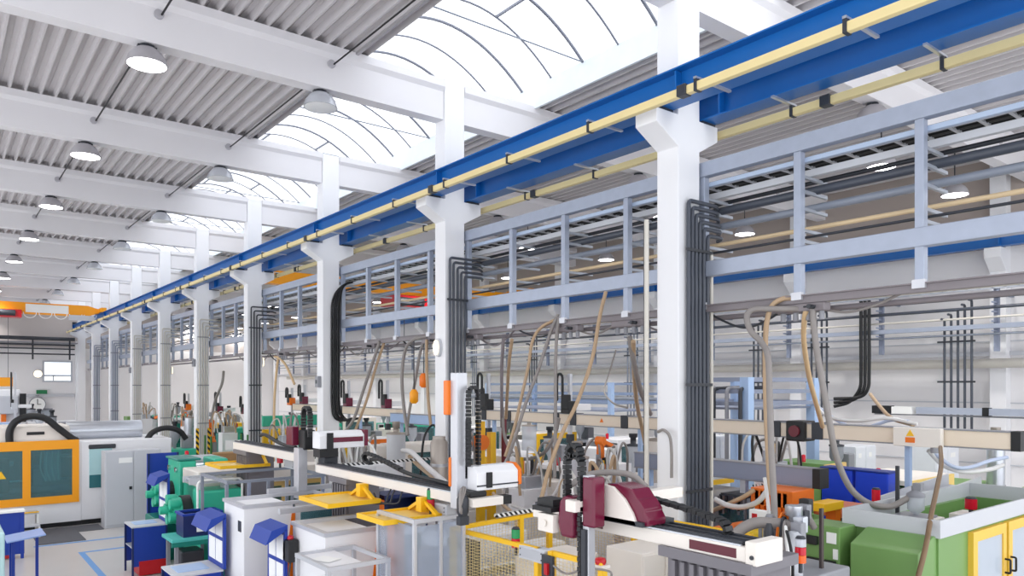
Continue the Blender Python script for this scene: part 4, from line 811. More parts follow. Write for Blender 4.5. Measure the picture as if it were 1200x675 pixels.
rows = [
 (9.7,8.25,dict(main=ORAN,guard=MGREY,top=ORAN,h=1.95,L=3.6,hop=False),'orange and grey moulding machine under the dark grey robot beam'),
 (10.1,12.1,dict(main=CREAM,guard=WHITE,h=2.05,L=4.6,hop='clear'),'cream moulding machine with a clear hopper, first beyond the yellow fence'),
 (9.9,14.9,dict(main=WHITE,guard=WHITE,top=CREAM,h=2.1,frame=YELL,hop='clear'),'white moulding machine with a yellow window frame behind the second column'),
 (9.6,18.3,dict(main=CREAM,guard=CREAM,h=2.15,hop=True),'cream moulding machine between the second and third columns'),
 (9.6,21.6,dict(main=WHITE,guard=WHITE,frame=ORAN,h=2.1,hop='clear'),'white moulding machine with an orange door frame beyond the third column'),
 (9.6,24.9,dict(main=TEAL,guard=YELL,top=TEAL,h=2.0,hop=True),'teal moulding machine with a yellow guard, first of the teal ones'),
 (9.6,28.4,dict(main=TEAL,guard=SAND,top=TEAL,h=2.0,hop='clear'),'teal moulding machine with a sand coloured guard by the fourth column'),
 (9.6,32.2,dict(main=TEALD,guard=TEAL,top=TEAL,h=2.0,hop=True),'dark teal moulding machine by the striped fifth column'),
 (9.6,36.4,dict(main=TEAL,guard=YELL,top=YELL,h=2.0,hop=True),'teal moulding machine with a yellow roof, just past the striped column'),
 (9.6,41,dict(main=TEALD,guard=WHITE,h=2.1,hop=True),'dark teal machine with a white guard by the sixth column'),
 (9.6,46,dict(main=WHITE,guard=TEAL,h=2.1,hop='clear'),'white machine with a teal guard by the seventh column'),
 (9.6,51.5,dict(main=GREEN,guard=WHITE,h=2.1,hop=True),'green and white machine near the end of the row'),
 (13.9,6.95,dict(main=GREEN,guard=CREAM,frame=M('frame_cream_yellow','#f0cd72',.45),h=2.0,hop=False,L=5),'green machine with a pale yellow window frame behind the near green machine'),
 (15.9,9.7,dict(main=GREEN,guard=GREEN,frame=SAND,h=1.95,L=2.9,hop=True),'green machine next to the one with the pale yellow window'),
 (16.2,16.6,dict(main=WHITE,guard=WHITE,h=2.1,L=4.8,hop=True),'white machine near the wall, behind the second column'),
 (16.2,20.5,dict(main=WHITE,guard=CREAM,frame=YELL,h=2.1,L=4.8,hop='clear'),'white machine near the wall with a yellow door frame'),
 (16.2,25,dict(main=GREEN,guard=WHITE,h=2.1,L=4.8,hop=True),'green machine near the wall behind the third column'),
 (16.2,30,dict(main=CREAM,guard=TEAL,h=2.1,L=4.8,hop=True),'cream machine near the wall with a teal guard'),
 (16.2,36,dict(main=TEAL,guard=CREAM,h=2.1,L=4.8,hop=True),'teal machine near the wall with a cream guard'),
 (12.6,4.9,dict(main=GREEN,guard=GREEN,h=1.85,L=2.9,w=1.1,hop=False),'small green machine just behind the grey rim'),
]
for x,y,kw,la in rows: imm(la,x,y,**kw)
for x,y,kw,la in ((0.6,30.5,dict(main=WHITE,guard=WHITE,h=2.2,L=5.6,hop=False),'long white machine behind the orange windowed one'),(0.2,35.5,dict(main=CREAM,guard=LGREY,h=2.2,L=5.8,hop=True),'cream machine with a grey guard at the hall side'),
                  (0.2,41,dict(main=WHITE,guard=LBLUE,h=2.1,L=6,hop='clear'),'white machine with a pale blue guard at the hall side'),(0.5,47.5,dict(main=WHITE,guard=WHITE,frame=ORAN,h=2.2,L=6,hop=True),'white machine with an orange door near the far wall'),
                  (4.4,27.6,dict(main=TEAL,guard=YELL,top=TEAL,h=1.95,L=3.0,hop=True),'teal machine with a yellow cover beside the fifth column'),(4.6,20.6,dict(main=TEALD,guard=LGREY,top=WHITE,h=1.9,L=3.0,hop=False),'dark teal machine with a grey guard behind the toggle press')):
    imm(la,x,y,**kw,group='moulding machines at the hall side')
# ---------------------------------------------------------------- cream gantry beams over the second row
GB = M('gantry_cream','#ecdcc8',.45,var=.03)
def gantry(label, x, y0, y1, zt, h=.24, blocks=(), mat=None, end=True, posts=()):
    t = T('gantry_robot_beam', label, 'beam', (x,(y0+y1)/2,zt-h), 0, 'gantry beams over the second row'); t['kind'] = 'thing'; MB().box(x,x+.22,y0,y1,zt-h,zt).build('beam', mat or GB, t, bev=.008)
    MB().box(x-.012,x+.235,y0,y1,zt,zt+.018).build('top_rail', MGREY, t); MB().box(x-.012,x+.235,y0,y1,zt-h-.018,zt-h).build('bottom_rail', MGREY, t)
    for y in blocks: MB().box(x-.03,x+.25,y-.1,y+.1,zt-h-.02,zt+.03).build('clamp_block', DARK, t, bev=.01)
    if end: MB().box(x-.02,x+.24,y0-.12,y0,zt-h-.02,zt+.02).build('end_block', BLACK, t)
    for y in posts: MB().box(x+.08,x+.16,y-.04,y+.04,0,zt-h-.02).build('support_post', LBLUE, t)
    return t
gantry('long cream gantry beam ending at the green machines, farther from the columns', 12,3.85,9.35,3.13,blocks=(6.75,7.55),posts=(5.3,9.2))
gantry('cream gantry beam with dark blocks between the first and second columns', 12,10.2,16.9,3.11,blocks=(11.25,12.9,13.5,15.4,16.5),end=False,posts=(10.9,16.2))
gantry('cream gantry beam seen between the third and fourth columns', 11.5,20.5,29,3.05,blocks=(24.5,),end=False,posts=(23.2,26.1))
gantry('dark grey robot beam above the orange machine', 10.5,5.98,9.6,2.52,.26,mat=GREYB,posts=(6.8,9.3))
gantry('pale blue robot beam behind the third column', 11,17.5,20.0,2.95,.26,mat=LBLUE,end=False,posts=(17.55,19.5))
t = T('junction_box', 'cream junction box with a warning triangle on the long gantry beam', 'junction box', (11.9,5.1,2.86)); MB().box(11.86,11.97,4.72,5.42,2.86,3.15).build('housing', CREAM, t, bev=.01)
MB().prism([(5.1,3.02),(5.22,3.02),(5.16,3.12)],'x',11.852,11.86).build('warning_triangle', YELL, t); MB().box(11.852,11.86,5.09,5.23,2.92,3.0).build('warning_label', ORAN, t); MB().cyl((11.9,4.82,2.78),(11.9,4.82,2.86),.06,10).build('cable_gland', MGREY, t)
for k,(y,la) in enumerate(((15.6,'small orange warning label on the gantry beam by the second column'),(11.9,'small orange warning label on the gantry beam by the first column'))): tag(MB().prism([(y,2.96),(y+.12,2.96),(y+.06,3.06)],'x',11.995,11.999).build('warning_label', ORAN), la, 'label')
t = T('black_motor_block', 'black motor block sitting on the long cream gantry beam', 'motor', (12,7.1,3.0)); MB().box(11.9,12.3,6.95,7.3,2.82,3.18).build('housing', BLACK, t, bev=.03); MB().cyl((11.9,7.12,3.0),(11.86,7.12,3.0),.1,16).build('shaft_cover', M('dull_red','#6b1f2c',.4), t)
# small robots riding the gantries
def small_robot(label, x, y, z, col, h=.8, arm=.7):
    t = T('handling_robot', label, 'robot', (x,y,z), 0, 'small handling robots on the gantry beams'); MB().box(-.1,.15,-.15,.15,0,.3).build('carriage', col, t, bev=.02, w=False); MB().box(.02,.1,-.05,.03,-.5,h).build('vertical_arm', ALU, t, w=False)
    MB().box(.1,arm,-.08,.08,.06,.22).build('cross_arm', WHITE, t, bev=.015, w=False); MB().box(-.12,.0,-.12,.12,.1,.45).build('motor_cover', BLACK, t, bev=.02, w=False)
    MB().tube([(-.08,.1,.3),(-.08,.1,h-.1)]+[Vector((-.08,.2+.1*math.cos(a),h-.1+.1*math.sin(a))) for a in [PI-PI*k/6 for k in range(1,6)]]+[(-.08,.3,h-.1),(-.08,.3,.3)], .035, 6).build('cable_chain', BLACK, t, w=False)
    MB().box(.0,.14,-.08,.06,-.7,-.5).build('gripper_head', DARK, t, w=False); return t
for args in (('black robot with a tall arm on the gantry beam beside the second column',12,16.4,3.13,BLACK,1.0),('black and silver robot on the gantry beam between the first two columns',12,13.1,3.13,BLACK,.95),
             ('burgundy robot on the gantry behind the third column',11.5,21.2,3.07,PURP,.9),('burgundy robot beyond the fourth column, with a chain arch',11.5,27.9,3.07,PURP,.75),('black robot with burgundy cover on the far gantry',11.5,24.0,3.07,PURP,.9),
             ('orange robot beside the fourth column',11.5,29.2,3.0,ORAN,.7),('burgundy robot past the fifth column',9.8,33.0,2.6,PURP,.9),('burgundy robot next to the fifth column, nearer the wall',11.2,34.0,2.5,PURP,.8),('orange topped robot past the sixth column',9.8,38.0,2.6,ORAN,.8),
             ('black wall side robot with a tall chain',16.5,22.5,2.6,BLACK,1.1),('robot with a pale arm high over the hall side machines',3.0,41,2.7,LGREY,1.7)):
    small_robot(*args)
# six axis robot arms
def robot_arm(label, x, y, z, s=1, yaw=0):
    t = T('robot_arm', label, 'robot', (x,y,z), yaw, 'orange jointed robot arms'); MB().lathe([(.25*s,0),(.25*s,.1*s),(.2*s,.14*s),(.2*s,.3*s)],n=16).build('turret', ORAN, t, w=False)
    MB().prism([(-.14*s,.25*s),(.14*s,.25*s),(.1*s,1.0*s),(-.1*s,1.0*s)],'y',-.1*s,.1*s).build('lower_link', ORAN, t, bev=.03, w=False); MB().lathe([(.15*s,-.13*s),(.15*s,.13*s)],(0,0,1.0*s),14,'y').build('elbow', ORAN, t, w=False)
    MB().bar((0,0,1.02*s),(.75*s,0,.8*s),.16*s,.14*s).build('upper_link', ORAN, t, bev=.02, w=False); MB().lathe([(.07*s,.72*s),(.07*s,.9*s)],(0,0,.79*s),12,'x').build('wrist', DARK, t, w=False); MB().box(-.1*s,.1*s,-.22*s,-.1*s,.3*s,.5*s).build('motor', BLACK, t, bev=.02, w=False)
    MB().box(-.22*s,.22*s,-.22*s,.22*s,-z,0).build('pedestal', MGREY, t, w=False); return t
robot_arm('orange jointed robot arm standing behind the burgundy robot', 10.2,10.2,2.1,.62,.3); robot_arm('orange jointed robot arm beyond the gantry, near the first column', 13.4,10.9,1.9,.6,2.6)
robot_arm('orange robot arm among the teal machines', 8.95,31.2,1.5,.8,2.4); robot_arm('orange robot arm past the sixth column', 9.0,38.6,1.5,.9,2.2)
# dryers, hoppers and cabinets
def dryer(label, x, y, h, r, mat, group='material dryers'):
    t = T('material_dryer', label, 'dryer', (x,y,0), 0, group); MB().box(-r,r,-r,r,0,.5).build('base', LGREY, t, bev=.02, w=False)
    MB().lathe([(.08,.5),(.1,.65),(r*.8,1.0),(r*.8,h-.04)],n=20).build('vessel', mat, t, w=False); MB().lathe([(r*.85,h-.04),(r*.85,h),(.07,h+.01),(.07,h+.12),(.1,h+.13),(.1,h+.28)],n=16).build('loader_head', M('dull_steel','#a39a92',.35,.5), t, w=False)
    m = MB(); m.lathe([(r*.8+.015,h*.6),(r*.8+.015,h*.6+.06)],n=20); m.build('band', MGREY, t, w=False); return t
dryer('tall cream dryer vessel behind the burgundy carriage', 11.4,9.6,2.75,.42,CREAM); dryer('clear material vessel with an orange ring behind the near robot', 9.3,9.9,2.5,.26,FROST); dryer('steel dryer beside the second column', 9.3,16.6,2.6,.3,LGREY); dryer('cream dryer between the third and second columns', 9.1,19.9,2.5,.32,CREAM)
dryer('steel dryer by the teal machines', 9.0,26.5,2.4,.3,STEEL); dryer('steel dryer past the striped column', 9.0,34.4,2.4,.3,STEEL); dryer('tall steel dryer by the wall side green machine', 18.4,6.2,2.6,.22,STEEL); dryer('clear dryer by the cream wall machine', 15.5,18.8,2.5,.3,FROST)
tag(MB().lathe([(.3,2.02),(.3,2.1)],(9.3,9.9,0),20).build('orange_ring', ORAN), 'orange collar around the clear material vessel', 'collar')
for args in ((17.9,19.0,13.6,14.2,2.28,'wide white control cabinet behind the gantry, close past the first column',3),(18.9,20.0,9.6,10.2,2.2,'white control cabinet with two doors beyond the gantry, over the blue bins',2),(20.3,21.7,8.2,8.8,2.2,'white control cabinet over the pale yellow window frame',2),(19.6,21.4,15.2,15.9,2.35,'white wall cabinet behind the first column',3)):
    cabinet(args[5],args[0],args[1],args[2],args[3],0,args[4],M('cabinet_white','#e3e6ec',.4),args[6],group='white cabinets along the wall',plate=True)
cabinet('white cabinet with a blue mark behind the burgundy carriage', 10.3,12.0,9.0,9.5,0,1.92,WHITE,2); tag(MB().lathe([(.05,8.962),(.05,8.978)],(11.75,0,1.75),14,'y').build('round_badge', COBALT),'small round blue badge on the white cabinet','badge')
cabinet('cream cabinet with a grey square plate between the second and third columns', 8.95,10.0,17.0,17.6,0,2.25,CREAM,1); tag(MB().box(9.25,9.6,16.93,16.978,1.75,2.1).build('square_plate', M('taupe_plate','#b8a595',.5)),'taupe square plate on the cream cabinet','plate')
cabinet('white cabinet with an orange stripe between the first two columns', 10.1,11.0,13.2,13.7,0,2.2,WHITE,2); tag(MB().box(10.5,10.7,13.15,13.178,.9,2.15).build('orange_stripe', ORAN),'orange stripe panel on the white cabinet','panel')
for k,(x0,x1,y0,y1,la) in enumerate(((12.3,12.62,6.3,6.85,'cobalt blue bin under the long gantry, farther from the grey rim'),(12.3,12.62,5.7,6.25,'cobalt blue bin under the long gantry, close to the grey rim'))):
    t = T('storage_bin', la, 'bin', ((x0+x1)/2,(y0+y1)/2,0), 0, 'cobalt blue bins'); MB().box(x0,x1,y0,y1,1.2,2.35).build('body', M('bright_cobalt','#2450ea',.35), t, bev=.02); MB().box(x0-.02,x1+.02,y0-.02,y1+.02,2.35,2.38).build('lid', COBALT, t, bev=.01); MB().box(x0+.05,x1-.05,y0+.05,y1-.05,0,1.2).build('stand', MGREY, t)
# orange ribbed container, salmon and yellow slabs
t = T('ribbed_container', 'orange ribbed container beneath the dark grey robot beam', 'container', (10.2,6.3,0)); MB().box(9.95,10.45,6.02,6.6,0,1.98).build('body', M('rib_orange','#e8741c',.45), t, bev=.01); m = MB()
for k in range(6): m.box(9.9,9.95,6.05+.095*k,6.11+.095*k,1.35,2.2)
for k in range(5): m.box(9.98+.09*k,10.04+.09*k,5.97,6.02,1.35,2.2)
m.build('rib', M('rib_orange'), t); MB().box(9.9,10.5,5.96,6.66,1.98,2.24).build('top', M('rib_orange'), t, bev=.01)
t = T('transfer_arm', 'salmon and yellow transfer arm between the ribbed container and blue bins', 'arm', (11.2,5.8,0)); MB().box(10.9,11.7,5.55,6.2,1.78,1.92).build('slab', M('salmon','#f09468',.45), t, bev=.01); MB().box(10.05,10.6,5.55,5.8,1.98,2.1).build('yellow_bar', YELL, t, bev=.008); MB().box(11.1,11.4,5.7,6.0,0,1.78).build('column', DARK, t); MB().box(10.45,10.6,5.6,5.75,0,1.98).build('column', ORAN, t)
t = T('conveyor_chute', 'grey sloping conveyor chute rising behind the clear hopper loader', 'conveyor', (12,4.9,0)); MB().bar((10.8,4.95,1.98),(13.6,5.05,2.1),.5,.04).build('belt', LGREY, t)
MB().bar((10.8,4.7,2.06),(13.6,4.8,2.2),.03,.2).build('side_frame', LGREY, t); MB().bar((10.8,5.2,2.06),(13.6,5.3,2.2),.03,.2).build('side_frame', LGREY, t)
for x,z in ((11.0,1.95),(12.4,2.0)): MB().box(x-.03,x+.03,5.6,5.66,0,z).build('leg', MGREY, t)
t = T('fixture_box', 'small green box with a black screen over the grey rim', 'control box', (13.8,4.6,0)); MB().box(13.5,14.1,3.6,4.2,0,2.2).build('housing', GREEN, t, bev=.02); MB().box(13.46,13.5,3.8,4.1,1.95,2.15).build('screen', BLACK, t)
beacon('red beacon on the small green box with the black screen', 13.8,3.9,2.2,'r',.26,.06)
t = T('vacuum_conveyor', 'dark upright vacuum tube with a steel sleeve and yellow foot at the wall side', 'vacuum tube', (14.2,4.05,0)); MB().cyl((14.2,4.1,2.2),(14.2,4.1,3.1),.06,10).build('tube', DARK, t); MB().lathe([(.1,2.3),(.1,2.9),(.06,3.0)],(14.28,3.95,0),14).build('sleeve', STEEL, t); MB().box(14.05,14.35,3.85,4.2,0,2.2).build('stand', MGREY, t); MB().box(14.0,14.15,3.95,4.1,2.05,2.25).build('yellow_foot', YELL, t)

# tooling, clear guard and small boxes under the dark grey robot beam
t = T('gripper_tooling', 'cluster of small grey grippers hanging under the dark grey robot beam', 'gripper', (10.4,7.2,1.8))
MB().box(10.3,10.9,7.0,7.5,1.98,2.02).build('tool_plate', DARK, t); m = MB()
rg = random.Random(5)
for k in range(14): x, y = 10.3+rg.random()*.6, 6.9+rg.random()*.7; MB().cyl((x,y,1.98),(x,y,1.7-.1*rg.random()),.025,7).build('vacuum_cup', rg.choice((MGREY,STEEL,BLACK,DARK)), t)
for k in range(6): MB().tube(curve([(10.4+.08*k,6.95,2.2),(10.3+.1*k,6.85,2.0),(10.45+.07*k,7.1,1.8)]),.012,5).build('air_hose', (BLACK,HOSEG,PAPER)[k%3], t)
MB().box(10.55,10.65,7.2,7.3,2.02,2.24).build('stem', ALU, t)
tag(MB().box(10.25,11.6,8.15,8.23,2.02,2.1).build('yellow_rail', YELL), 'thin yellow rail under the dark grey robot beam', 'rail')
t = T('clear_guard', 'clear guard panel on aluminium posts beyond the first column pipes', 'guard', (9.3,7.3,0)); MB().box(9.28,9.3,6.95,8.4,.5,2.1).build('pane', POLY, t)
for y in (6.93,7.66,8.4): MB().box(9.27,9.31,y-.02,y+.02,0,2.12).build('post', ALU, t)
tag(MB().box(9.5,9.8,7.3,7.6,1.35,1.55).build('parts_box', M('pink_plastic','#e0567e',.4), bev=.02), 'pink plastic box behind the clear guard panel', 'box')
t = T('work_table', 'pale aqua table carrying the pink box', 'table', (9.7,7.3,0)); MB().box(9.4,10.1,6.9,7.8,1.3,1.35).build('table_top', M('aqua_top','#9ed6da',.4), t)
for x in (9.45,10.05):
    for y in (6.95,7.75): MB().box(x-.02,x+.02,y-.02,y+.02,0,1.3).build('leg', ALU, t)
t = T('control_box', 'white control box with a red emblem under the white hose loop', 'control box', (9.0,6.0,1.95)); MB().box(8.95,9.05,5.75,6.05,1.9,2.08).build('housing', PAPER, t, bev=.01); MB().box(8.945,8.95,5.92,6.0,1.95,2.03).build('red_emblem', RED, t); MB().bar((9.0,5.9,1.3),(9.0,5.9,1.9),.04).build('stand', MGREY, t)

t = T('injection_unit', 'long teal injection unit on yellow blocks between the fourth and third columns', 'machine', (10.8,26.9,0)); MB().box(9.5,12.2,26.75,27.15,2.3,2.68).build('teal_cover', TEAL, t, bev=.03); MB().box(9.3,12.4,26.7,27.2,0,.9).build('base', TEALD, t); MB().box(9.5,12.3,26.74,27.16,2.2,2.3).build('slide', STEEL, t)
for x in (9.5,10.5,11.7): MB().box(x,x+.5,26.72,27.18,.9,2.2).build('yellow_block', YELL, t, bev=.02)
t = T('carton_cart', 'dark green cart loaded with brown carton sheets past the robot pillar', 'cart', (7.45,24.4,0)); MB().box(6.9,8.1,24.1,24.8,.55,.6).build('lower_deck', GREEND, t); MB().box(6.9,8.1,24.1,24.8,1.3,1.34).build('upper_deck', GREEND, t)
for x in (6.93,8.07):
    for y in (24.13,24.77): MB().box(x-.025,x+.025,y-.025,y+.025,.12,2.2).build('post', GREEND, t); MB().lathe([(.1,-.025),(.1,.025)],(x,y,.1),12,'y').build('wheel', BLACK, t)
for k in range(5): tag(MB().obox((7.5,24.45,1.37+.06*k),(1.0,.55,.055),rz=.04*((k*3)%4-1.5)).build('carton_sheet', WOOD), f'brown carton sheet on the dark green cart, {ORD[k]} from the bottom', 'carton', 'carton sheets on the green cart')
tag(MB().box(7.35,7.85,24.06,24.09,1.75,2.05).build('paper_notice', PAPER), 'white paper notice on the dark green cart', 'notice')
cabinet('pale grey cabinet standing before the striped column', 4.7,5.35,18.4,19.0,0,2.05,LGREY,1)

# end-of-arm tooling with bunches of pale hoses among the machines behind the robot beams
def tooling(label, x, y, z, n, seed, mats):
    t = T('gripper_tooling', label, 'gripper', (x,y,z), 0, 'hose bunches and grippers among the machines'); rg = random.Random(seed)
    MB().box(-.3,.3,-.25,.25,-z,-.35).build('stand', WHITE, t, bev=.02, w=False); MB().box(-.22,.22,-.18,.18,-.35,-.1).build('manifold', STEEL, t, bev=.02, w=False)
    for k in range(n):
        a = 2*PI*k/n+rg.random()*.5; r = .12+.12*rg.random(); R = .3+.35*rg.random(); h = .15+.45*rg.random()
        MB().tube(curve([(r*math.cos(a),r*math.sin(a),-.12),(R*.7*math.cos(a),R*.7*math.sin(a),h),(R*math.cos(a+.4),R*math.sin(a+.4),h*.6),(R*1.1*math.cos(a+.6),R*1.1*math.sin(a+.6),-.3-.2*rg.random())]), .02+.012*rg.random(), 6).build('hose', mats[k%len(mats)], t, w=False)
    for k in range(4): MB().cyl((-.2+.13*k,.1,-.1),(-.2+.13*k,.1,.12+.12*(k%2)),.035,8).build('valve', (MGREY,YELL,STEEL,DARK)[(k+seed)%4], t, w=False)
    return t
PH = M('pale_grey_hose','#c9c8c6',.45)
for k,(x,y,z,n,la,ms) in enumerate(((6.6,13.6,2.35,11,'bunch of pale hoses over a white stand behind the third robot',(PH,HOSEG,PAPER)),(7.0,15.0,2.2,8,'second bunch of pale hoses with a yellow valve behind the third robot',(PH,HOSET,PAPER)),
    (8.9,13.6,2.3,8,'bunch of grey hoses on a stand behind the middle robot arm',(HOSEG,PH,BLACK)),(8.8,9.0,2.0,9,'bunch of white hoses by the hazard striped fence bar',(PH,PAPER,HOSET)),(9.2,11.2,2.15,7,'bunch of hoses under the slanting tan hose',(HOSET,PH,HOSEG)),
    (9.0,23.2,2.3,7,'bunch of hoses past the third column',(PH,HOSEG)),(9.2,29.8,2.3,8,'bunch of hoses past the fourth column',(PH,HOSET)),(9.2,35.4,2.3,8,'bunch of hoses past the fifth column',(PH,HOSET,ORAN)),(9.4,40.0,2.3,8,'bunch of hoses past the sixth column',(PH,HOSEG)),(9.4,45.0,2.3,8,'bunch of hoses past the seventh column',(PH,HOSET)),(13.6,8.6,2.35,9,'bunch of dark hoses below the long gantry beam',(BLACK,HOSEG,PH)),(10.0,9.9,2.25,6,'bunch of hoses beside the clear vessel with the orange collar',(PH,HOSEG)))): tooling(la,x,y,z,n,k,ms)
for k,(x,y,z,mt,la) in enumerate(((8.8,14.87,3.38,AMBR,'amber lifting hook hanging past the second column'),(8.9,14.6,3.75,ORAN,'orange pendant hanging above the amber lifting hook'))):
    t = T('hoist_hook', la, 'hook', (x,y,z), 0); MB().lathe([(.05,0),(.1,.05),(.1,.25),(.05,.33)],n=14).build('block', mt, t, w=False); MB().cyl((0,0,.33),(0,0,4.86-z),.012,6).build('rope', DARK, t, w=False)
t = T('yellow_stanchion', 'yellow stanchion with an orange drum between the first two columns', 'post', (9.7,13.4,0)); MB().box(9.55,9.7,13.3,13.45,0,3.0).build('post', YELL, t); MB().box(9.85,10.0,13.3,13.45,0,2.75).build('post', YELL, t); MB().lathe([(.17,13.1),(.17,13.3)],(9.5,0,2.55),16,'y').build('drum', ORAN, t); MB().cyl((10.15,13.2,2.0),(10.15,13.2,3.1),.06,10).build('red_pipe', M('dull_red','#6b1f2c'), t)
# ---------------------------------------------------------------- pipework along the side wall
WX = 21.9
def wallpipe(z, r, mat, label, x=WX): return tag(MB().cyl((x,2,z),(x,58,z),r,8).build('wall_pipe', mat), label, 'pipe', 'pipes along the side wall')
t = T('wall_rack', 'grey bracket rack carrying pipes along the side wall', 'pipe rack', (WX+.4,30,5.0))
MB().box(WX-.1,WX+.1,2,58,5.3,5.42).build('channel', GALV, t); far = MB()
for k in range(19):
    y = 4.4+3.0*k; m = MB().box(WX+.1,WX+.2,y-.06,y+.06,4.7,6.4)
    for z in (6.32,6.05,5.8,5.55,5.3): m.box(WX-.15,WX+.1,y-.03,y+.03,z-.09,z-.05)
    m.box(WX+.2,23.2,y-.03,y+.03,6.2,6.28).build('hanger', GREYB, t)
m = MB().box(WX-.12,WX-.1,2,58,6.34,6.4).box(WX+.08,WX+.1,2,58,6.34,6.4)
for k in range(187): m.box(WX-.12,WX+.1,2+.3*k,2.05+.3*k,6.35,6.38)
m.build('ladder_tray', STEEL, t)
wallpipe(6.14,.045,PIPED,'dark pipe on the side wall rack, the highest one'); wallpipe(5.86,.045,PIPED,'dark pipe on the side wall rack, second from its top'); wallpipe(5.6,.03,PIPEL,'pale pipe on the side wall rack under the two dark ones'); wallpipe(5.16,.03,PIPEM,'grey pipe under the channel of the side wall rack'); wallpipe(4.4,.13,PIPEL,'fat cream insulated pipe along the side wall under the rack',22.6)
WB = ['third','second','nearest-corner','fourth','fifth','sixth']; WB[2] = 'first'
bundles = [(14.2,4,PIPED),(12.1,4,PIPED),(8.0,5,PIPED),(20.0,4,PIPEM),(26.2,4,PIPED),(31.0,3,PIPEM)]
for b,(y,n,mt) in enumerate(bundles):
    for k in range(n):
        o = MB().tube(elbow([(WX+.15,y+.17*k,2.2),(WX+.15,y+.17*k,6.1-.12*k),(WX-.05,y+.17*k,6.1-.12*k)],.08),.034,7).build('wall_riser', mt)
        tag(o, f'dark riser on the side wall, {ORD[k]} pipe of the {WB[b]} bundle', 'pipe', 'risers on the side wall')
    for z in (3.9,5.0): tag(MB().box(WX+.1,WX+.13,y-.1,y+.17*n,z-.025,z+.025).build('riser_clamp', DARK), f'clamp across the {WB[b]} riser bundle on the side wall, {"lower" if z < 4 else "upper"} one', 'pipe clamp', 'clamps on the side wall risers')
for k in range(3): tag(MB().tube(curve([(WX-.2,10.6+.12*k,6.3),(WX-.2,10.6+.12*k,5.2),(WX-.2,10.6+.12*k,4.2),(WX-.2,10.64+.12*k,3.7),(WX-.22,10.9+.14*k,3.45-.07*k),(WX-.35,11.6,3.4-.12*k)]),.05,7).build('cable', BLACK), f'thick black cable dropping down the side wall, {ORD[k]} of three', 'cable', 'black cables on the side wall')
t = T('wall_duct', 'grey box duct with a black joint running along the side wall', 'duct', (21.6,7,3.1)); MB().box(21.5,21.7,6.1,9.2,3.02,3.2).build('duct', M('duct_grey','#a9b0c0',.4), t); MB().box(21.48,21.72,7.4,7.55,3.0,3.22).build('joint', BLACK, t); MB().box(21.45,21.75,9.9,10.4,3.0,3.22).build('end_motor', BLACK, t); MB().box(21.46,21.74,9.3,9.85,3.0,3.2).build('end_box', PAPER, t); MB().box(21.6,21.8,6.1,10.4,2.96,3.0).build('bracket', MGREY, t)
for y in (6.5,9.0): MB().box(21.7,23.2,y-.04,y+.04,3.05,3.12).build('bracket', MGREY, t)
tag(MB().cyl((21.7,15,3.25),(21.7,34,3.25),.1,10).build('wall_pipe', PIPEM), 'long grey pipe with dark bands low on the side wall behind the gantry', 'pipe', 'pipes along the side wall')
# blue grey steel platform with pipes
t = T('steel_platform', 'pale blue steel frame full of pipes behind the long gantry beam', 'steel frame', (17.5,12,0))
for x,y in ((15.6,10.6),(15.6,13.0),(18.6,10.6),(18.6,13.0)): MB().box(x-.12,x+.12,y-.12,y+.12,0,4.0).build('post', LBLUE, t)
for z in (3.35,3.65,3.95): MB().ring((15.5,18.7,10.5,13.1),(15.6,18.6,10.6,13.0),'z',z-.05,z+.05).build('rail', GREYB, t)
MB().box(15.6,18.6,10.6,13.0,3.2,3.25).build('deck', GREYB, t)
for k in range(7): tag(MB().tube(elbow([(15.4-.02*k,10.65+.37*k,1.9),(15.4-.02*k,10.65+.37*k,3.72),(16.4,10.65+.37*k,3.75)],.12),.05,7).build('frame_pipe', MGREY if k%2 else DARK), f'short upright pipe against the pale blue steel frame, {ORD[k]} from its beam side', 'pipe', 'pipes at the steel frame')
t = T('steel_platform', 'pale blue railed platform low on the side wall between the first two columns', 'steel frame', (19,21,0))
for x,y in ((18,17.5),(18,24.5),(20.5,17.5),(20.5,24.5)): MB().box(x-.08,x+.08,y-.08,y+.08,0,3.9).build('post', LBLUE, t)
for z in (3.2,3.5,3.85): MB().ring((17.95,20.55,17.45,24.55),(18.05,20.45,17.55,24.45),'z',z-.04,z+.04).build('rail', M('rail_blue_grey','#8798b6',.4), t)
MB().box(18,20.5,17.5,24.5,2.9,2.95).build('deck', GREYB, t)
# tap heads on the rack bottom rail
for k,y in enumerate((5.22,8.23,9.73,12.73,14.23,17.23,20.23,23.23)):
    t = T('hose_manifold', f'brown hose manifold under the rack posts, {ORD[k]} from the near end', 'manifold', (8.9,y,4.7), 0, 'hose manifolds under the rack'); MB().box(-.08,.08,-.35,.35,.05,.16).build('pipe_block', BROWN, t, bev=.02, w=False)
    for j in range(4): MB().cyl((0,-.27+.18*j,.05),(0,-.27+.18*j,-.06),.035,8).build('outlet', MGREY, t, w=False)
    MB().cyl((-.08,-.2,.1),(-.2,-.2,.1),.03,8).cyl((-.17,-.28,.1),(-.17,-.12,.1),.012,6).build('valve', DARK, t, w=False)
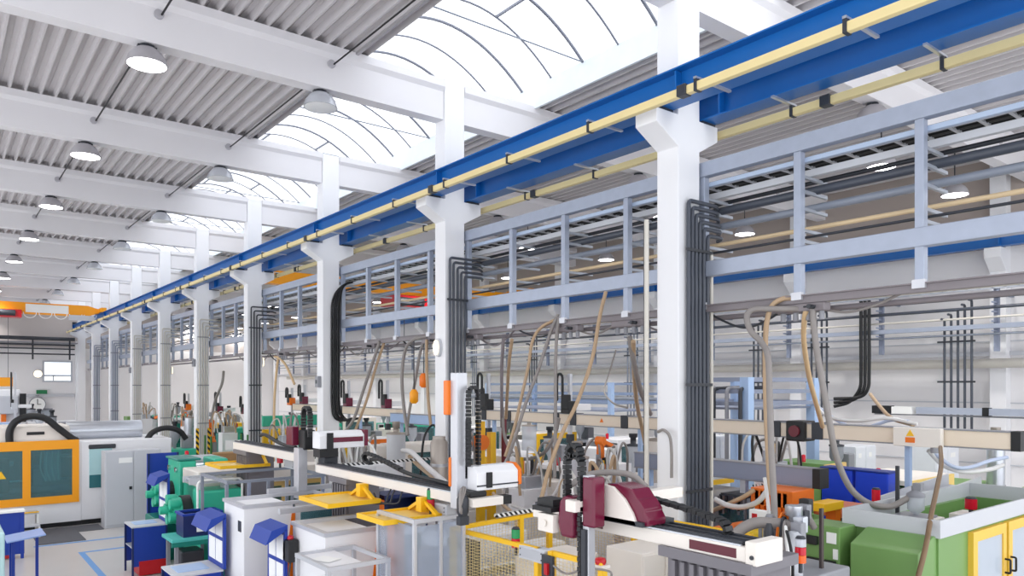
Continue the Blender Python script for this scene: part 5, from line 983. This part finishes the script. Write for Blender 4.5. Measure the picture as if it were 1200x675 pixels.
# ---------------------------------------------------------------- hoses and cables, each on its own path
def hose(label, pts, r=.03, mat=HOSET, cat='hose', nm='hose', n=7): return tag(MB().tube(curve([onX(*p) if p[2] > 0 else Vector(p[3]) for p in pts],n), r, 9).build(nm, mat), label, cat, 'hanging material hoses')
hose('tan hose hanging from the rack beam, slanting to the yellow fence', [(710,342,8.7),(703,370,8.6),(694,420,8.4),(677,470,8.1),(660,505,7.8),(643,550,7.4),(632,590,7.1),(617,602,7.0)], .032)
hose('grey hose slanting from the manifold toward the orange arm robot', [(654,368,8.8),(645,390,8.7),(632,430,8.5),(617,470,8.3),(606,505,8.1),(596,535,8.0)], .032, HOSEG)
hose('tan and grey hose beside the slanting grey one, farther from the first column', [(652,374,8.8),(634,384,8.8),(624,400,8.7),(619,430,8.6),(610,470,8.5),(603,500,8.4),(592,535,8.2)], .03, HOSET)
hose('straight grey hose hanging between the first and second columns', [(655,372,8.8),(652,400,8.7),(651,450,8.6),(651,500,8.5),(650,560,8.4)], .03, HOSEG)
hose('grey hose sagging in a U below the cream gantry beam', [(589,478,9.6),(591,510,9.6),(602,532,9.5),(618,538,9.4),(638,530,9.3),(650,510,9.3),(655,490,9.3)], .035, HOSEG)
hose('white hose curving under the clear material vessel', [(663,540,8.9),(655,570,8.8),(640,590,8.7),(620,598,8.6),(600,592,8.6)], .035, HOSEW)
hose('tan hose curving down into the yellow fence', [(578,578,7.6),(590,592,7.5),(602,603,7.4),(606,618,7.3)], .03, HOSET)
hose('thick grey hose bowing out beside the first column', [(936,362,8.85),(905,362,8.7),(882,363,8.6),(875,372,8.5),(880,388,8.45),(893,402,8.4),(900,420,8.3),(902,470,8.2),(904,530,8.1),(907,590,7.9),(907,630,7.7),(905,670,7.6)], .04, HOSEG)
hose('tan hose dropping from the manifold inside the thick grey one', [(932,350,8.85),(918,350,8.8),(905,358,8.75),(899,375,8.7),(897,400,8.6),(897,450,8.5),(899,510,8.4),(903,580,8.3)], .035, HOSET)
hose('pale tan hose hanging to the long gantry beam', [(947,358,8.85),(943,372,8.9),(942,400,9.2),(948,440,9.8),(957,475,10.5),(964,500,11.2)], .035, M('pale_tan_hose','#d6b78e',.5,var=.1,scale=9))
hose('long brown hose swinging from the manifold over the grey rim', [(953,357,8.85),(953,375,8.85),(957,410,8.85),(964,450,8.85),(972,495,8.9),(980,535,9.0),(995,570,9.2),(1015,588,9.4),(1040,594,9.7),(1060,586,9.9),(1073,577,10)], .04, HOSEG)
hose('black and tan hose hanging from the warning box past the green machine', [(1102,524,11.6),(1103,545,10.5),(1098,572,9.6),(1091,605,8.9),(1085,640,8.4),(1075,680,8.2)], .028, M('olive_hose','#7b6247',.5,var=.3,scale=4))
hose('white hose lying over the long gantry beam toward the wall', [(955,470,13),(965,485,12.8),(985,492,12.6),(1010,493,12.5),(1040,490,12.5),(1075,497,12.5)], .03, HOSEW)
hose('pale blue hose crossing over the long gantry beam', [(960,478,13),(985,495,12.8),(1010,502,12.6),(1045,492,12.6),(1065,494,12.5)], .03, M('pale_blue_hose','#b9c4dc',.4))
hose('grey hose drooping from the steel frame to the gantry beam', [(1020,462,15.5),(1030,475,14.8),(1045,490,14),(1070,498,13)], .035, HOSET)
hose('white hose sagging below the long gantry beam to the vacuum tube', [(1088,528,12.2),(1105,545,12.5),(1130,553,12.8),(1160,550,13.3),(1175,545,13.8)], .035, HOSEW)
hose('pale blue hose sagging below the long gantry beam', [(1094,530,12.3),(1115,546,12.5),(1135,548,12.8),(1160,540,13.3),(1180,536,13.8)], .03, M('pale_blue_hose'))
hose('white hose looping beside the first column over the yellow unit', [(838,585,9.3),(852,592,9.3),(870,594,9.3),(888,588,9.3),(900,574,9.3)], .04, HOSEW)
hose('tan hose lying behind the white loop by the first column', [(836,598,9.6),(855,590,9.6),(872,582,9.7),(884,574,9.8)], .035, HOSET)
hose('thin white cable strapped beside the thick grey hose', [(896,560,8.1),(900,590,8.0),(902,625,7.9),(902,650,7.7)], .022, HOSEW)
hose('pale tube crossing in front of the first column', [(771,506,8.2),(778,504,8.15),(785,512,8.15),(787,530,8.15),(787,560,8.15)], .022, HOSEG)
hose('grey hose bundle slanting down behind the third column', [(445,400,8.8),(435,430,8.8),(425,460,8.8),(415,490,8.7),(405,505,8.6)], .04, HOSEG)
hose('second grey hose slanting beside the bundle behind the third column', [(450,402,8.9),(440,432,8.9),(430,468,8.9),(418,500,8.8),(412,515,8.7)], .035, HOSET)
hose('grey hose bowing down on the hall side of the second column', [(500,394,8.8),(485,398,8.8),(475,410,8.8),(471,440,8.8),(473,475,8.8),(478,510,8.7)], .04, HOSEG)
hose('grey hose slanting between the bowed one and the second column', [(498,396,8.9),(492,415,8.9),(486,450,8.9),(480,480,8.8),(476,510,8.8)], .035, HOSEG)
hose('tan hose straight down beside the second column', [(500,398,8.8),(500,430,8.8),(502,470,8.8),(505,500,8.8)], .035, HOSET)
hose('tan hose hanging close past the second column', [(600,398,8.8),(597,420,9.0),(595,450,9.4),(593,490,10)], .035, HOSET)
hose('brown hose hanging beside the tan one past the second column', [(590,396,8.8),(588,430,9.0),(588,470,9.3),(588,500,9.8)], .035, BROWN)
hose('grey hose slanting to the gantry near the first column', [(738,395,8.8),(742,420,9.0),(750,455,9.6),(762,485,10.5)], .045, HOSEG)
hose('tan hose beside the slanting grey one near the first column', [(742,400,8.8),(743,430,9.2),(746,470,10.2),(752,500,11.2),(760,540,11.4),(765,575,11.4)], .04, HOSET)
hose('thin white cable swagged on the wall near the first column', [(722,410,16),(713,440,16),(708,458,15.5),(718,472,14),(735,478,12.5)], .025, HOSEG)
hose('bent tan pipe hose past the fourth column', [(332,398,8.9),(326,420,8.9),(322,460,8.9),(321,500,8.9),(321,525,8.9)], .04, M('pale_tan_hose'))
hose('tan hose crossing the bent one past the fourth column', [(322,418,8.9),(328,420,8.9),(336,430,9),(345,450,9)], .04, M('pale_tan_hose'))
hose('grey hose hanging beyond the fifth column', [(262,435,8.9),(260,450,8.9),(252,470,8.9),(247,495,8.8)], .05, HOSEG)
hose('dark hose sloping to the block under the middle robot beam', [(491,565,5.3),(495,580,5.2),(502,592,5.15),(512,600,5.1)], .04, HOSEG)
hose('white corrugated hose falling behind the white robot beam', [(472,528,7.5),(482,530,7.2),(498,545,6.8),(515,560,6.4),(522,566,6.2)], .05, HOSEW)
hose('tan hose falling beside the white corrugated one', [(480,535,7.5),(490,545,7.2),(505,557,6.8),(514,564,6.5)], .04, HOSET)
for k,(a,b,c) in enumerate(((462,580,455),(466,585,460),(474,582,470))): hose(f'thin dark cable looping under the middle robot beam, {ORD[k]} of three', [(a,565,5.1),(c,580,5.05),(c-5,590,5.0),(c-25,588,5.0),(c-32,578,5.0)], .012, DARK, 'cable', 'cable')
# cream pipe stub and grey motors above the middle machine
t = T('filter_canister', 'dull steel filter canister standing behind the white robot beam', 'canister', (7.4,11.6,0)); MB().lathe([(.16,1.6),(.16,2.75),(.12,2.8),(.12,2.86)],(7.4,11.6,0),18).build('vessel', M('dull_steel','#a39a92',.35,.5), t); MB().cyl((7.4,11.6,0),(7.4,11.6,1.6),.1,10).build('stand', MGREY, t); MB().lathe([(.17,2.3),(.17,2.36)],(7.4,11.6,0),18).build('band', STEEL, t)
cabinet('white cabinet with a striped bar behind the white robot beam', 5.9,7.1,12.4,12.9,0,2.32,WHITE,2); tag(MB().bar((5.7,12.1,2.4),(7.8,12.1,2.4),.05).build('hazard_bar', HAZW), 'black and white striped bar behind the white robot beam', 'hazard bar'); tag(MB().box(7.75,7.85,12.05,12.15,0,2.4).build('steel_post', MGREY), 'grey post holding the striped bar behind the white robot', 'post')
# things on the far end wall
t = T('wall_clock', 'round white clock hanging in front of the far wall', 'clock', (5.9,61.6,2.3)); MB().lathe([(.52,61.55),(.52,61.65)],(5.9,0,2.47),24,'y').build('rim', MGREY, t); MB().lathe([(.46,61.53),(.46,61.55)],(5.9,0,2.47),24,'y').build('dial', PAPER, t); MB().box(5.88,5.92,61.5,61.53,2.47,2.85).box(5.88,6.12,61.5,61.53,2.45,2.49).build('hands', BLACK, t); MB().cyl((5.9,61.6,2.99),(5.9,61.6,3.1),.03,6).build('hanger', MGREY, t); MB().box(5.8,6.0,61.6,61.8,3.06,3.12).build('wall_bracket', MGREY, t)
tag(MB().box(5.85,6.5,61.72,61.8,3.2,3.48).build('exit_sign', M('exit_green','#1c7a4a',.4)), 'small green exit sign on the far wall above the clock', 'sign')
t = T('bulkhead_lamp', 'glowing lamp on the far wall beside the bright window', 'lamp', (5.95,61.9,4.6), 0, 'bulkhead lamps on the columns'); MB().lathe([(.3,61.8),(.3,62.0)],(5.95,0,4.62),18,'y').build('housing', LGREY, t); MB().lathe([(.02,61.68),(.2,61.72),(.26,61.8)],(5.95,0,4.62),18,'y').build('lens', emis('bulkhead_glow','#fff6e4',1.3), t)
t = T('end_wall_rack', 'dark pipe rack crossing the far end wall below the crane', 'pipe rack', (2,60,5.8))
for z,r in ((7.05,.13),(6.62,.06),(6.35,.05),(5.98,.05)): MB().cyl((-7,60.2,z),(8.0,60.2,z),r,10).build('pipe', DARK, t)
for k in range(7): MB().box(-5.5+2.2*k-.05,-5.5+2.2*k+.05,60.25,60.35,5.6,7.1).build('hanger', DARK, t)
MB().box(-7,8.2,60.3,62.0,6.75,6.82).build('shelf', MGREY, t)
t = T('hall_machine_tower', 'white upright machine tower with a grey cover under the far crane hook', 'machine', (3.0,42.5,0)); MB().box(2.3,3.5,44,45.2,0,3.6).build('tower', WHITE, t, bev=.05); MB().box(2.6,3.4,43.6,44,2.4,3.3).build('side_cover', LGREY, t, bev=.05); MB().box(3.45,3.7,43.5,43.9,2.0,3.4).build('black_edge', BLACK, t); MB().box(2.7,2.9,43.8,44,0,2.4).build('orange_tube', ORAN, t)

# cables sagging under the rack
for k in range(16):
    y = 3.9+1.5*k; x = 8.98+.05*(k%3); d = .12+.1*((k*7)%4)/3
    tag(MB().tube(curve([(x,y,4.93),(x,y+.4,4.86-d*.7),(x+.03,y+.8,4.84-d),(x,y+1.2,4.88-d*.5),(x,y+1.45,4.93)]),.018,6).build('cable', (HOSEG,DARK,BROWN)[k%3]), f'thin cable sagging under the rack past its {["second","third","fourth","fifth","sixth","seventh","eighth","ninth","tenth","eleventh","twelfth","thirteenth","fourteenth","fifteenth","sixteenth","seventeenth"][k]} post', 'cable', 'cables sagging under the rack')
tag(MB().cyl((9.15,1.5,4.8),(9.15,40,4.8),.035,8).build('pipe', BROWN), 'brown pipe running under the rack beside its bottom rail', 'pipe', 'pipes on the rack')
tag(MB().cyl((9.3,1.5,4.92),(9.3,40,4.92),.025,8).build('pipe', PIPEL), 'pale pipe running under the rack behind the brown one', 'pipe', 'pipes on the rack')
